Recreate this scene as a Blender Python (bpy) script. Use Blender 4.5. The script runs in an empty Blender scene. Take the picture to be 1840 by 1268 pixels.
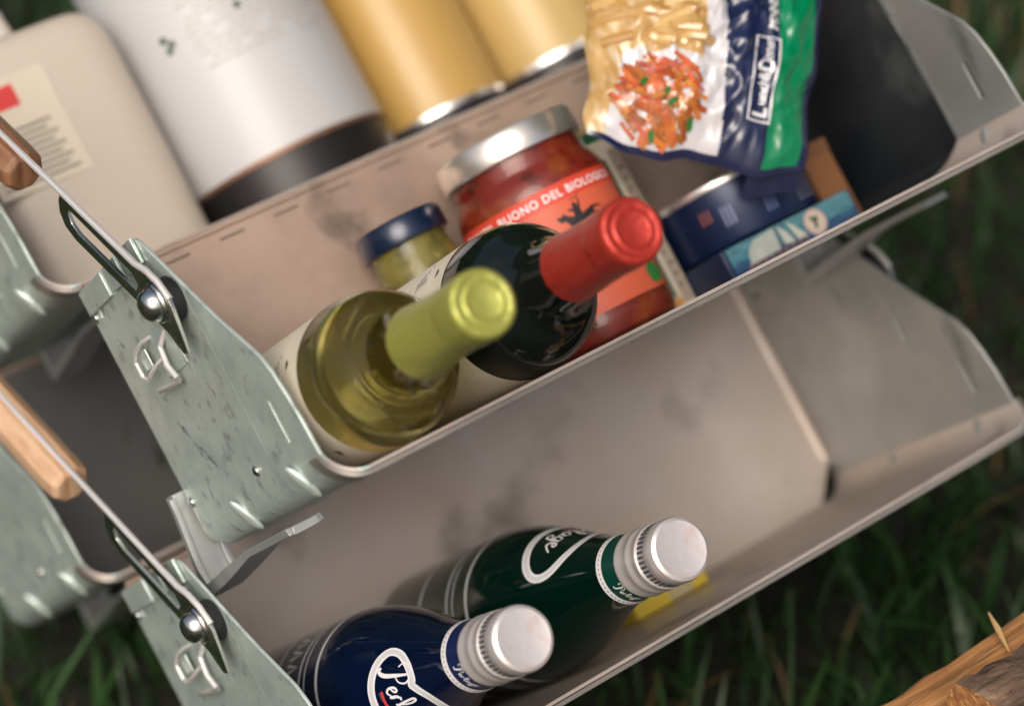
import bpy, bmesh, math, random
import numpy as np
from mathutils import Vector, Matrix, noise

# ------------------------------------------------------------------ scene, camera, sky, sun, exposure
S = bpy.context.scene
COL = S.collection
rng = random.Random(7)

cam = bpy.data.cameras.new('camera')
camo = bpy.data.objects.new('camera', cam)
COL.objects.link(camo)
right = Vector((0.784668, -0.618505, -0.041792))
down = Vector((-0.393006, -0.444185, -0.805137))
fwd = Vector((0.479418, 0.64819, -0.591614))
camo.matrix_world = Matrix.Translation((-0.488788, -0.921609, 0.872629)) @ Matrix((right, -down, -fwd)).transposed().to_4x4()
cam.sensor_width = 36
cam.lens = 93.66
cam.clip_start = 0.05
cam.clip_end = 200
cam.dof.use_dof = True
cam.dof.focus_distance = 1.275
cam.dof.aperture_fstop = 4.0
S.camera = camo

SUN_EL, SUN_AZ = math.radians(48), math.radians(223)     # azimuth measured from +X towards +Y
w = bpy.data.worlds.new('World')
S.world = w
w.use_nodes = True
nt = w.node_tree
bg = nt.nodes['Background']
sky = nt.nodes.new('ShaderNodeTexSky')
sky.sky_type = 'NISHITA'
sky.sun_disc = False
sky.sun_elevation = SUN_EL
sky.sun_rotation = math.pi / 2 - SUN_AZ
sky.dust_density = 9.0
sky.ozone_density = 1.0
nt.links.new(sky.outputs[0], bg.inputs[0])
bg.inputs[1].default_value = 0.10

sl = bpy.data.lights.new('sun', 'SUN')
sl.energy = 1.5
sl.angle = math.radians(40)
sl.color = (1.0, 0.965, 0.92)
slo = bpy.data.objects.new('sun', sl)
COL.objects.link(slo)
sd = Vector((math.cos(SUN_EL) * math.cos(SUN_AZ), math.cos(SUN_EL) * math.sin(SUN_AZ), math.sin(SUN_EL)))
slo.rotation_euler = sd.to_track_quat('Z', 'Y').to_euler()
slo.location = sd * 5

S.view_settings.view_transform = 'Standard'
S.view_settings.look = 'None'
S.view_settings.gamma = 1
S.view_settings.exposure = 0.15
S.cycles.max_bounces = 12
S.cycles.transmission_bounces = 10
S.cycles.glossy_bounces = 6
S.cycles.caustics_reflective = False
S.cycles.caustics_refractive = True
S.cycles.sample_clamp_indirect = 6.0

GROUND = -0.275
Q = math.sqrt(0.5)
TILT = math.pi / 4


def W(L, D, V):
    """bin coordinates in mm (along, up the back sheet, out of the mouth) to world metres"""
    return Vector((L, (D - V) * Q, (D + V) * Q)) * 0.001


# ------------------------------------------------------------------ materials
MATS = {}


def mat(name, base=(0.5, 0.5, 0.5), metallic=0.0, rough=0.5, **k):
    if name in MATS:
        return MATS[name]
    m = bpy.data.materials.new(name)
    m.use_nodes = True
    n = m.node_tree.nodes
    l = m.node_tree.links
    b = n['Principled BSDF']
    b.inputs['Base Color'].default_value = (*base, 1)
    b.inputs['Metallic'].default_value = metallic
    b.inputs['Roughness'].default_value = rough
    if 'trans' in k:
        b.inputs['Transmission Weight'].default_value = k['trans']
    if 'ior' in k:
        b.inputs['IOR'].default_value = k['ior']
    if 'coat' in k:
        b.inputs['Coat Weight'].default_value = k['coat']
        b.inputs['Coat Roughness'].default_value = k.get('coat_rough', 0.05)
    if 'spec' in k:
        b.inputs['Specular IOR Level'].default_value = k['spec']
    if 'sss' in k:
        b.inputs['Subsurface Weight'].default_value = k['sss']
        b.inputs['Subsurface Radius'].default_value = (0.01, 0.008, 0.005)
        b.inputs['Subsurface Scale'].default_value = 0.5
    tc = n.new('ShaderNodeTexCoord')
    if 'attr' in k:
        a = n.new('ShaderNodeAttribute')
        a.attribute_name = 'Col'
        l.new(a.outputs['Color'], b.inputs['Base Color'])
    if 'mix' in k:                     # second colour through noise: (colour, scale, lo, hi, stretch, detail)
        col2, sc, lo, hi, st, det = k['mix']
        mp = n.new('ShaderNodeMapping')
        mp.inputs['Scale'].default_value = st
        no = n.new('ShaderNodeTexNoise')
        no.inputs['Scale'].default_value = sc
        no.inputs['Detail'].default_value = det
        no.inputs['Roughness'].default_value = 0.6
        r = n.new('ShaderNodeMapRange')
        r.inputs[1].default_value = lo
        r.inputs[2].default_value = hi
        mx = n.new('ShaderNodeMixRGB')
        mx.inputs[1].default_value = (*base, 1)
        mx.inputs[2].default_value = (*col2, 1)
        l.new(tc.outputs['Object'], mp.inputs[0])
        l.new(mp.outputs[0], no.inputs['Vector'])
        l.new(no.outputs[0], r.inputs[0])
        l.new(r.outputs[0], mx.inputs[0])
        last = mx
        if 'mix2' in k:
            col3, sc3, lo3, hi3, st3, det3 = k['mix2']
            mp3 = n.new('ShaderNodeMapping')
            mp3.inputs['Scale'].default_value = st3
            mp3.inputs['Location'].default_value = (3.1, 1.7, 0.4)
            no3 = n.new('ShaderNodeTexNoise')
            no3.inputs['Scale'].default_value = sc3
            no3.inputs['Detail'].default_value = det3
            r3 = n.new('ShaderNodeMapRange')
            r3.inputs[1].default_value = lo3
            r3.inputs[2].default_value = hi3
            mx3 = n.new('ShaderNodeMixRGB')
            mx3.inputs[2].default_value = (*col3, 1)
            l.new(tc.outputs['Object'], mp3.inputs[0])
            l.new(mp3.outputs[0], no3.inputs['Vector'])
            l.new(no3.outputs[0], r3.inputs[0])
            l.new(r3.outputs[0], mx3.inputs[0])
            l.new(mx.outputs[0], mx3.inputs[1])
            last = mx3
        l.new(last.outputs[0], b.inputs['Base Color'])
    if 'rvar' in k:                    # roughness variation (scale, lo, hi)
        sc, lo, hi = k['rvar']
        no = n.new('ShaderNodeTexNoise')
        no.inputs['Scale'].default_value = sc
        no.inputs['Detail'].default_value = 6
        r = n.new('ShaderNodeMapRange')
        r.inputs[1].default_value = 0.3
        r.inputs[2].default_value = 0.7
        r.inputs[3].default_value = lo
        r.inputs[4].default_value = hi
        l.new(tc.outputs['Object'], no.inputs['Vector'])
        l.new(no.outputs[0], r.inputs[0])
        l.new(r.outputs[0], b.inputs['Roughness'])
    if 'bump' in k:                    # (scale, distance, stretch)
        sc, dist, st = k['bump']
        mp = n.new('ShaderNodeMapping')
        mp.inputs['Scale'].default_value = st
        no = n.new('ShaderNodeTexNoise')
        no.inputs['Scale'].default_value = sc
        no.inputs['Detail'].default_value = 5
        bu = n.new('ShaderNodeBump')
        bu.inputs['Distance'].default_value = dist
        bu.inputs['Strength'].default_value = 1.0
        l.new(tc.outputs['Object'], mp.inputs[0])
        l.new(mp.outputs[0], no.inputs['Vector'])
        l.new(no.outputs[0], bu.inputs['Height'])
        l.new(bu.outputs[0], b.inputs['Normal'])
    MATS[name] = m
    return m


U1 = (1, 1, 1)
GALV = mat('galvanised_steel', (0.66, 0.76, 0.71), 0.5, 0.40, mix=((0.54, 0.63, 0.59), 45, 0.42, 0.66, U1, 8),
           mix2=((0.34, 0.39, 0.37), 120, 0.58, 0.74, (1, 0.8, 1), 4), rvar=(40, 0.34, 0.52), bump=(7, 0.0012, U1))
FARPL = mat('shaded_end_steel', (0.40, 0.41, 0.40), 0.6, 0.40, mix=((0.33, 0.34, 0.335), 12, 0.42, 0.66, U1, 8), mix2=((0.20, 0.21, 0.21), 40, 0.62, 0.78, (1, 0.4, 1), 9), rvar=(30, 0.32, 0.5), bump=(7, 0.0012, U1))  # same steel as GALV, with the far-side shade put into the grey
LINER = mat('stained_back_steel', (0.47, 0.345, 0.27), 0.3, 0.5, mix=((0.33, 0.235, 0.18), 12, 0.40, 0.66, U1, 10),
            mix2=((0.12, 0.09, 0.07), 22, 0.58, 0.74, U1, 12), rvar=(20, 0.38, 0.6), bump=(7, 0.001, U1))
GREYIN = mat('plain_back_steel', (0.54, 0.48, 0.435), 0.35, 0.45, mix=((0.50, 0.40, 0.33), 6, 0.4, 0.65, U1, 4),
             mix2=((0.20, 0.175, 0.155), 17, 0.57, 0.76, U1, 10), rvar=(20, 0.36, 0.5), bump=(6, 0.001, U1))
HEM = mat('worn_lip_steel', (0.42, 0.385, 0.35), 0.6, 0.42, mix=((0.24, 0.21, 0.18), 30, 0.42, 0.7, (0.3, 1, 1), 8), rvar=(40, 0.32, 0.5))
RACK = mat('rack_steel', (0.46, 0.48, 0.48), 0.6, 0.45, rvar=(60, 0.38, 0.55))
CHROME = mat('plated_steel', (0.72, 0.72, 0.68), 1.0, 0.18, rvar=(90, 0.12, 0.3))
WIRE = mat('bright_wire', (0.86, 0.83, 0.81), 0.5, 0.33)
RUBBER = mat('black_rubber', (0.012, 0.013, 0.015), 0, 0.6)
GRIPW = mat('handle_wood', (0.66, 0.44, 0.28), 0, 0.5, mix=((0.46, 0.25, 0.13), 22, 0.42, 0.66, (8, 1, 1), 6))
PAPER = mat('label_paper', (0.80, 0.74, 0.60), 0, 0.7, mix=((0.68, 0.58, 0.42), 20, 0.45, 0.75, U1, 5))
BLACKP = mat('black_print', (0.015, 0.012, 0.012), 0, 0.6)
WHITEP = mat('white_print', (0.82, 0.80, 0.80), 0, 0.5)
GREYP = mat('pale_print', (0.62, 0.64, 0.66), 0, 0.45)
REDP = mat('red_print', (0.60, 0.05, 0.045), 0, 0.5)
PRINT = mat('colour_print', attr=1, rough=0.45)
FILM = mat('glossy_film_print', attr=1, rough=0.26, coat=0.9, coat_rough=0.10)


# ------------------------------------------------------------------ mesh helper (all numbers in millimetres)
class MB:
    def __init__(s):
        s.v = []
        s.f = []
        s.c = []
        s.has = False

    def add(s, vs, fs, col=None):
        o = len(s.v)
        s.v += [tuple(p) for p in vs]
        s.f += [tuple(i + o for i in f) for f in fs]
        if col is not None:
            s.has = True
        s.c += [col or (1, 1, 1)] * len(fs)
        return s

    def box(s, x0, x1, y0, y1, z0, z1, M=None, col=None):
        vs = [Vector((x, y, z)) for z in (z0, z1) for y in (y0, y1) for x in (x0, x1)]
        if M is not None:
            vs = [M @ p for p in vs]
        return s.add(vs, [(0, 2, 3, 1), (4, 5, 7, 6), (0, 1, 5, 4), (2, 6, 7, 3), (0, 4, 6, 2), (1, 3, 7, 5)], col)

    def lathe(s, prof, seg=48, a0=0.0, a1=2 * math.pi, ax='z', c=(0, 0, 0), col=None):
        full = abs(a1 - a0 - 2 * math.pi) < 1e-6
        n = seg if full else seg + 1
        vs = []
        for r, h in prof:
            for i in range(n):
                a = a0 + (a1 - a0) * i / seg
                x, y = r * math.cos(a), r * math.sin(a)
                if ax == 'z':
                    p = (x, y, h)
                elif ax == 'x':
                    p = (h, x, y)
                else:
                    p = (y, h, x)
                vs.append((p[0] + c[0], p[1] + c[1], p[2] + c[2]))
        fs = []
        for j in range(len(prof) - 1):
            for i in range(seg):
                k = (i + 1) % n
                fs.append((j * n + i, j * n + k, (j + 1) * n + k, (j + 1) * n + i))
        return s.add(vs, fs, col)

    def tube(s, pts, r, seg=8, closed=False, col=None, cap=True, rr=None):
        pts = [Vector(p) for p in pts]
        n = len(pts)
        vs = []
        prevx = None
        for i, p in enumerate(pts):
            a = pts[(i - 1) % n] if (closed or i > 0) else p
            b = pts[(i + 1) % n] if (closed or i < n - 1) else p
            t = (b - a).normalized()
            if prevx is None:
                ref = Vector((0, 0, 1)) if abs(t.z) < 0.9 else Vector((1, 0, 0))
                x = t.cross(ref).normalized()
            else:
                x = (prevx - t * prevx.dot(t)).normalized()
            prevx = x
            y = t.cross(x)
            rad = rr[i] if rr else r
            for k in range(seg):
                an = 2 * math.pi * k / seg
                vs.append(p + (x * math.cos(an) + y * math.sin(an)) * rad)
        fs = []
        for i in range(n if closed else n - 1):
            j = (i + 1) % n
            for k in range(seg):
                q = (k + 1) % seg
                fs.append((i * seg + k, i * seg + q, j * seg + q, j * seg + k))
        if cap and not closed:
            fs.append(tuple(range(seg))[::-1])
            fs.append(tuple((n - 1) * seg + k for k in range(seg)))
        return s.add(vs, fs, col)

    def prism(s, poly, h0, h1, ax='x', col=None):
        """poly of (a,b); ax x: (h,a,b); ax z: (a,b,h); ax y: (a,h,b)"""
        n = len(poly)
        f = {'x': lambda a, b, h: (h, a, b), 'z': lambda a, b, h: (a, b, h), 'y': lambda a, b, h: (a, h, b)}[ax]
        vs = [f(a, b, h0) for a, b in poly] + [f(a, b, h1) for a, b in poly]
        fs = [tuple(range(n))[::-1], tuple(range(n, 2 * n))]
        fs += [(i, (i + 1) % n, n + (i + 1) % n, n + i) for i in range(n)]
        return s.add(vs, fs, col)

    def ball(s, c, r, seg=16, rings=8, col=None):
        rx, ry, rz = r if isinstance(r, tuple) else (r, r, r)
        vs = []
        for j in range(rings + 1):
            t = math.pi * j / rings
            for i in range(seg):
                a = 2 * math.pi * i / seg
                vs.append((c[0] + rx * math.sin(t) * math.cos(a), c[1] + ry * math.sin(t) * math.sin(a), c[2] + rz * math.cos(t)))
        fs = [(j * seg + i, (j + 1) * seg + i, (j + 1) * seg + (i + 1) % seg, j * seg + (i + 1) % seg) for j in range(rings) for i in range(seg)]
        return s.add(vs, fs, col)

    def map(s, fn):
        s.v = [tuple(fn(*p)) for p in s.v]
        return s

    def build(s, name, m, parent=None, smooth=True, bevel=0.0, scale=0.001, ang=35):
        me = bpy.data.meshes.new(name)
        v = np.array(s.v, float) * scale
        me.from_pydata(v.tolist(), [], s.f)
        if s.has:
            at = me.color_attributes.new('Col', 'FLOAT_COLOR', 'CORNER')
            k = 0
            buf = np.ones((len(me.loops), 4))
            for p, c in zip(me.polygons, s.c):
                buf[p.loop_start:p.loop_start + p.loop_total, :3] = c
            at.data.foreach_set('color', buf.ravel())
        bm = bmesh.new()
        bm.from_mesh(me)
        bmesh.ops.remove_doubles(bm, verts=bm.verts, dist=1e-6)
        bmesh.ops.recalc_face_normals(bm, faces=bm.faces)
        bm.to_mesh(me)
        bm.free()
        me.materials.append(m)
        if smooth:
            me.shade_smooth()
            me.set_sharp_from_angle(angle=math.radians(ang))
        o = bpy.data.objects.new(name, me)
        COL.objects.link(o)
        if parent:
            o.parent = parent
        if bevel:
            md = o.modifiers.new('bevel', 'BEVEL')
            md.width = bevel * 0.001
            md.segments = 2
            md.limit_method = 'ANGLE'
        return o


def tag(o, label=None, cat=None, group=None, kind=None):
    if label:
        o['label'] = label
    if cat:
        o['category'] = cat
    if group:
        o['group'] = group
    if kind:
        o['kind'] = kind
    return o


def empty(name, loc, rot=(0, 0, 0), label=None, cat=None, group=None):
    o = bpy.data.objects.new(name, None)
    o.empty_display_size = 0.02
    COL.objects.link(o)
    o.location = loc
    o.rotation_euler = rot
    return tag(o, label, cat, group)


KIDS = {}


def copy_tree(o, parent=None):
    c = o.copy()
    COL.objects.link(c)
    c.parent = parent
    for ch in [x for x in list(COL.objects) if x.parent == o]:
        copy_tree(ch, c)
    return c


def shape2d(loops, thick, name='tmp'):
    """filled 2D outline with holes -> (verts, faces) with thickness along z"""
    cu = bpy.data.curves.new(name, 'CURVE')
    cu.dimensions = '2D'
    cu.fill_mode = 'BOTH'
    cu.extrude = thick / 2
    for lp in loops:
        sp = cu.splines.new('POLY')
        sp.points.add(len(lp) - 1)
        for p, (a, b) in zip(sp.points, lp):
            p.co = (a, b, 0, 1)
        sp.use_cyclic_u = True
    return curve_mesh(cu)


def curve_mesh(cu):
    o = bpy.data.objects.new('tmp', cu)
    COL.objects.link(o)
    dg = bpy.context.evaluated_depsgraph_get()
    ev = o.evaluated_get(dg)
    me = ev.to_mesh()
    vs = [v.co.copy() for v in me.vertices]
    fs = [tuple(p.vertices) for p in me.polygons]
    ev.to_mesh_clear()
    bpy.data.objects.remove(o)
    bpy.data.curves.remove(cu)
    return vs, fs


def text2d(txt, size, shear=0.0, align='CENTER', bold=0.0, spacing=1.0):
    cu = bpy.data.curves.new('txt', 'FONT')
    cu.body = txt
    cu.size = size
    cu.shear = shear
    cu.align_x = align
    cu.offset = bold
    cu.space_character = spacing
    cu.resolution_u = 3
    return curve_mesh(cu)


def ribbon(pts, wd, n=None):
    """flat stroke through 2D points, wd number or list"""
    P = [Vector((a, b)) for a, b in pts]
    vs = []
    for i, p in enumerate(P):
        t = (P[min(i + 1, len(P) - 1)] - P[max(i - 1, 0)]).normalized()
        nn = Vector((-t.y, t.x))
        ww = wd[i] if isinstance(wd, (list, tuple)) else wd
        vs += [(*(p + nn * ww / 2), 0), (*(p - nn * ww / 2), 0)]
    fs = [(2 * i, 2 * i + 1, 2 * i + 3, 2 * i + 2) for i in range(len(P) - 1)]
    return vs, fs


def smooth_path(pts, n=6, closed=False):
    out = []
    N = len(pts)
    rngi = range(N if closed else N - 1)
    for i in rngi:
        g = lambda k: Vector(pts[k % N]) if closed else Vector(pts[max(0, min(N - 1, k))])
        p0, p1, p2, p3 = g(i - 1), g(i), g(i + 1), g(i + 2)
        for j in range(n):
            t = j / n
            out.append(0.5 * ((2 * p1) + (p2 - p0) * t + (2 * p0 - 5 * p1 + 4 * p2 - p3) * t * t + (3 * p1 - p0 - 3 * p2 + p3) * t ** 3))
    if not closed:
        out.append(Vector(pts[-1]))
    return out


def rfun(prof):
    P = sorted([(h, r) for r, h in prof])

    def f(h):
        for (h0, r0), (h1, r1) in zip(P, P[1:]):
            if h0 <= h <= h1 and h1 > h0:
                return r0 + (r1 - r0) * (h - h0) / (h1 - h0)
        return P[0][1] if h < P[0][0] else P[-1][1]
    return f


def wrap(vs, rf, phi0, h0, eps=0.35, rref=None):
    """flat decal (x around, y up the axis) onto a lathed surface"""
    out = []
    for p in vs:
        x, y = p[0], p[1]
        h = h0 + y
        r = rf(h)
        a = phi0 + x / (rref or r)
        out.append(((r + eps) * math.cos(a), (r + eps) * math.sin(a), h))
    return out


def fine(vs, fs, ln):
    """subdivide a flat decal so that it bends smoothly"""
    bm = bmesh.new()
    bv = [bm.verts.new(tuple(v)) for v in vs]
    for f in fs:
        try:
            bm.faces.new([bv[i] for i in f])
        except ValueError:
            pass
    bmesh.ops.triangulate(bm, faces=bm.faces)
    for _ in range(5):
        es = [e for e in bm.edges if e.calc_length() > ln]
        if not es:
            break
        bmesh.ops.subdivide_edges(bm, edges=es, cuts=1)
        bmesh.ops.triangulate(bm, faces=[f for f in bm.faces if len(f.verts) > 3])
    bm.verts.index_update()
    v2 = [v.co.copy() for v in bm.verts]
    f2 = [tuple(v.index for v in f.verts) for f in bm.faces]
    bm.free()
    return v2, f2


# ------------------------------------------------------------------ ground and grass
def build_ground():
    n = 60
    vs, fs = [], []
    xs = np.concatenate([-np.geomspace(60, 0.5, 20), np.linspace(-0.45, 2.2, 40), np.geomspace(2.3, 60, 20)])
    ys = np.concatenate([-np.geomspace(60, 1.0, 20), np.linspace(-0.95, 2.0, 40), np.geomspace(2.1, 60, 20)])
    for y in ys:
        for x in xs:
            z = GROUND + 0.012 * noise.noise(Vector((x * 3, y * 3, 0))) - 0.01
            vs.append((x, y, z))
    nx = len(xs)
    for j in range(len(ys) - 1):
        for i in range(nx - 1):
            fs.append((j * nx + i, j * nx + i + 1, (j + 1) * nx + i + 1, (j + 1) * nx + i))
    mb = MB()
    mb.add(vs, fs)
    g = mb.build('ground', mat('soil', (0.012, 0.014, 0.007), 0, 0.95, mix=((0.010, 0.008, 0.005), 9, 0.4, 0.7, U1, 8), bump=(60, 0.01, U1)), scale=1)
    tag(g, kind='structure')


def build_grass():
    r = np.random.default_rng(3)

    def blades(N, x0, x1, y0, y1, hmin, hmax, wd):
        x = r.uniform(x0, x1, N)
        y = r.uniform(y0, y1, N)
        h = r.uniform(hmin, hmax, N) * r.uniform(0.5, 1, N)
        a = r.uniform(0, 2 * np.pi, N)
        lean = r.uniform(0.1, 1.0, N) * h
        b = a + r.uniform(-0.6, 0.6, N) + np.pi / 2
        ww = wd * r.uniform(0.5, 1.2, N)
        lv = []
        for t, k in ((0, 1.0), (0.4, 0.9), (0.75, 0.6), (1.0, 0.05)):
            cx = x + np.cos(a) * lean * t * t
            cy = y + np.sin(a) * lean * t * t
            cz = GROUND - 0.012 + h * (t - 0.25 * t * t * (lean / h))
            for sgn in (-1, 1):
                lv.append(np.stack([cx + sgn * np.cos(b) * ww * k / 2, cy + sgn * np.sin(b) * ww * k / 2, cz], 1))
        V = np.stack(lv, 1).reshape(-1, 3)
        base = (np.arange(N) * 8)[:, None]
        F = np.concatenate([base + np.array([[0, 1, 3, 2]]), base + np.array([[2, 3, 5, 4]]), base + np.array([[4, 5, 7, 6]])], 1).reshape(-1, 4)
        t = r.uniform(0, 1, (N, 1))
        dry = (r.uniform(0, 1, (N, 1)) < 0.05)
        c = np.where(dry, np.array([[0.13, 0.085, 0.035]]), np.array([[0.007, 0.028, 0.008]]) * (1 - t) + np.array([[0.030, 0.082, 0.016]]) * t)
        return V, F, c

    def make(name, sets, label):
        Vs, Fs, Cs = [], [], []
        o = 0
        for s_ in sets:
            V, F, c = blades(*s_)
            Vs.append(V)
            Fs.append(F + o)
            Cs.append(c)
            o += len(V)
        V = np.concatenate(Vs)
        F = np.concatenate(Fs)
        C = np.concatenate(Cs)
        me = bpy.data.meshes.new(name)
        me.vertices.add(len(V))
        me.vertices.foreach_set('co', V.ravel())
        me.loops.add(F.size)
        me.loops.foreach_set('vertex_index', F.ravel().astype(np.int32))
        me.polygons.add(len(F))
        me.polygons.foreach_set('loop_start', (np.arange(len(F)) * 4).astype(np.int32))
        me.update(calc_edges=True)
        at = me.color_attributes.new('Col', 'FLOAT_COLOR', 'POINT')
        cc = np.ones((len(V), 4))
        cc[:, :3] = np.repeat(C, 8, axis=0)
        at.data.foreach_set('color', cc.ravel())
        me.materials.append(mat('grass_blades', attr=1, rough=0.5))
        ob = bpy.data.objects.new(name, me)
        COL.objects.link(ob)
        tag(ob, label, 'grass', kind='stuff')

    make('grass', [(26000, -0.5, 1.7, -0.75, 1.6, 0.03, 0.085, 0.0045), (2500, -0.3, 1.5, -0.7, 1.4, 0.08, 0.16, 0.006),
                   (22000, -5, 6, -5, 6, 0.05, 0.14, 0.010)], 'long green meadow grass with a few dry blades around the bins')


build_ground()
build_grass()

# ------------------------------------------------------------------ hedges and trees added out of the frame to block sky light
def leaf_cloud(name, N, inside, lo, hi, parent, sz):
    r = np.random.default_rng(len(name) + N)
    P_ = r.uniform(lo, hi, (N * 3, 3))
    P_ = P_[inside(P_)][:N]
    n_ = len(P_)
    A = r.normal(size=(n_, 3))
    A /= np.linalg.norm(A, axis=1)[:, None]
    B = np.cross(A, r.normal(size=(n_, 3)))
    B /= np.linalg.norm(B, axis=1)[:, None]
    k = sz * r.uniform(0.6, 1.3, (n_, 1))
    V = np.stack([P_ - A * k, P_ + B * k * 0.55, P_ + A * k, P_ - B * k * 0.55], 1).reshape(-1, 3)
    mb = MB()
    mb.v = V.tolist()
    mb.f = (np.arange(n_ * 4).reshape(-1, 4)).tolist()
    me = bpy.data.meshes.new(name)
    me.from_pydata(mb.v, [], mb.f)
    me.materials.append(mat('leaves', (0.035, 0.085, 0.018), 0, 0.5, mix=((0.06, 0.13, 0.025), 3, 0.4, 0.6, U1, 3)))
    o = bpy.data.objects.new(name, me)
    COL.objects.link(o)
    o.parent = parent
    return o


def sky_block_tree(x, y, h, rad, label):
    root = empty('sky_block_tree', (x, y, GROUND), (0, 0, 0), label, 'sky_block_tree', 'unseen trees added to block sky')
    t = MB()
    t.tube([(0, 0, -0.02), (0.03, 0.02, h * 0.3), (-0.02, 0.05, h * 0.6), (0.05, 0, h * 0.95)], 0.1, 10, rr=[0.16, 0.12, 0.08, 0.02])
    r = random.Random(int(x * 10 + y))
    for k in range(9):
        a = k * 2.4
        z = h * (0.3 + 0.06 * k)
        t.tube([(0, 0, z), (math.cos(a) * rad * 0.4, math.sin(a) * rad * 0.4, z + 0.25), (math.cos(a) * rad * 0.8, math.sin(a) * rad * 0.8, z + 0.4)], 0.03, 6, rr=[0.05, 0.03, 0.01])
    t.build('trunk', BARK0, root, scale=1)
    c = np.array([0, 0, h * 0.66])
    q = np.array([rad, rad, h * 0.42])

    def inside(P_):
        d = np.sum(((P_ - c) / q) ** 2, 1)
        w_ = np.sin(P_[:, 0] * 4 + x) * np.sin(P_[:, 1] * 4.5) * np.sin(P_[:, 2] * 4)
        return (d < 1) & (w_ > -0.45)
    leaf_cloud('crown', 9000, inside, c - q, c + q, root, 0.075)  # crown of the added unseen tree; the name's length feeds the seed


def sky_block_hedge(x0, x1, y0, y1, h, label):
    root = empty('sky_block_hedge', ((x0 + x1) / 2, (y0 + y1) / 2, GROUND), (0, 0, 0), label, 'sky_block_hedge', 'unseen hedges added to block sky')
    hx, hy = (x1 - x0) / 2, (y1 - y0) / 2

    def inside(P_):
        top = h * (0.85 + 0.15 * np.sin(P_[:, 0] * 3) * np.sin(P_[:, 1] * 3.3))
        return P_[:, 2] < top
    leaf_cloud('foliage', 12000, inside, np.array([-hx, -hy, 0.02]), np.array([hx, hy, h]), root, 0.06)  # foliage of the added unseen hedge; the name's length feeds the seed
    t = MB()
    n_ = 8
    for k in range(n_):
        f = (k + 0.5) / n_ * 2 - 1
        t.tube([(f * hx * (hx > hy), f * hy * (hy >= hx), -0.02), (f * hx * (hx > hy) + 0.05, f * hy * (hy >= hx), h * 0.5), (f * hx * (hx > hy), f * hy * (hy >= hx) + 0.06, h * 0.8)], 0.02, 6)
    t.build('stems', BARK0, root, scale=1)


BARK0 = mat('trunk_bark', (0.10, 0.07, 0.05), 0, 0.9, mix=((0.04, 0.03, 0.02), 12, 0.4, 0.6, (1, 1, 0.3), 8))
sky_block_hedge(1.9, 2.7, -1.6, 3.2, 2.2, 'unseen added leafy hedge on the side of the bin holding pasta')
sky_block_hedge(-1.4, 1.8, 2.7, 3.4, 2.2, 'unseen added leafy hedge behind the canisters')
sky_block_tree(2.6, 2.4, 4.6, 1.7, 'unseen added broad tree at the corner where the hedges meet')
sky_block_tree(2.9, -0.6, 4.4, 1.6, 'unseen added broad tree growing out of the hedge beside the firewood')

# ------------------------------------------------------------------ steel bins
LX, FL = 440.0, 6.0


def flare(x, y, z):
    k = max(z, 0) / 190.0
    return (x + FL * k * (2 * x / LX - 1), y - 3.0 * k * max(0.0, 1 - max(y, 0) / 146.0), z)


def grid_sheet(mb, rows, thick_rows):
    n = len(rows[0])
    m = len(rows)
    A = [p for r in rows for p in r]
    B = [p for r in thick_rows for p in r]
    o = m * n
    fs = []
    for j in range(m - 1):
        for i in range(n - 1):
            a = j * n + i
            fs.append((a, a + 1, a + n + 1, a + n))
            fs.append((o + a, o + a + n, o + a + n + 1, o + a + 1))
    for i in range(n - 1):
        fs.append((i, o + i, o + i + 1, i + 1))
        a = (m - 1) * n + i
        fs.append((a, a + 1, o + a + 1, o + a))
    for j in range(m - 1):
        a = j * n
        fs.append((a, a + n, o + a + n, o + a))
        a = j * n + n - 1
        fs.append((a, o + a, o + a + n, a + n))
    mb.add(A + B, fs)


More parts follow.
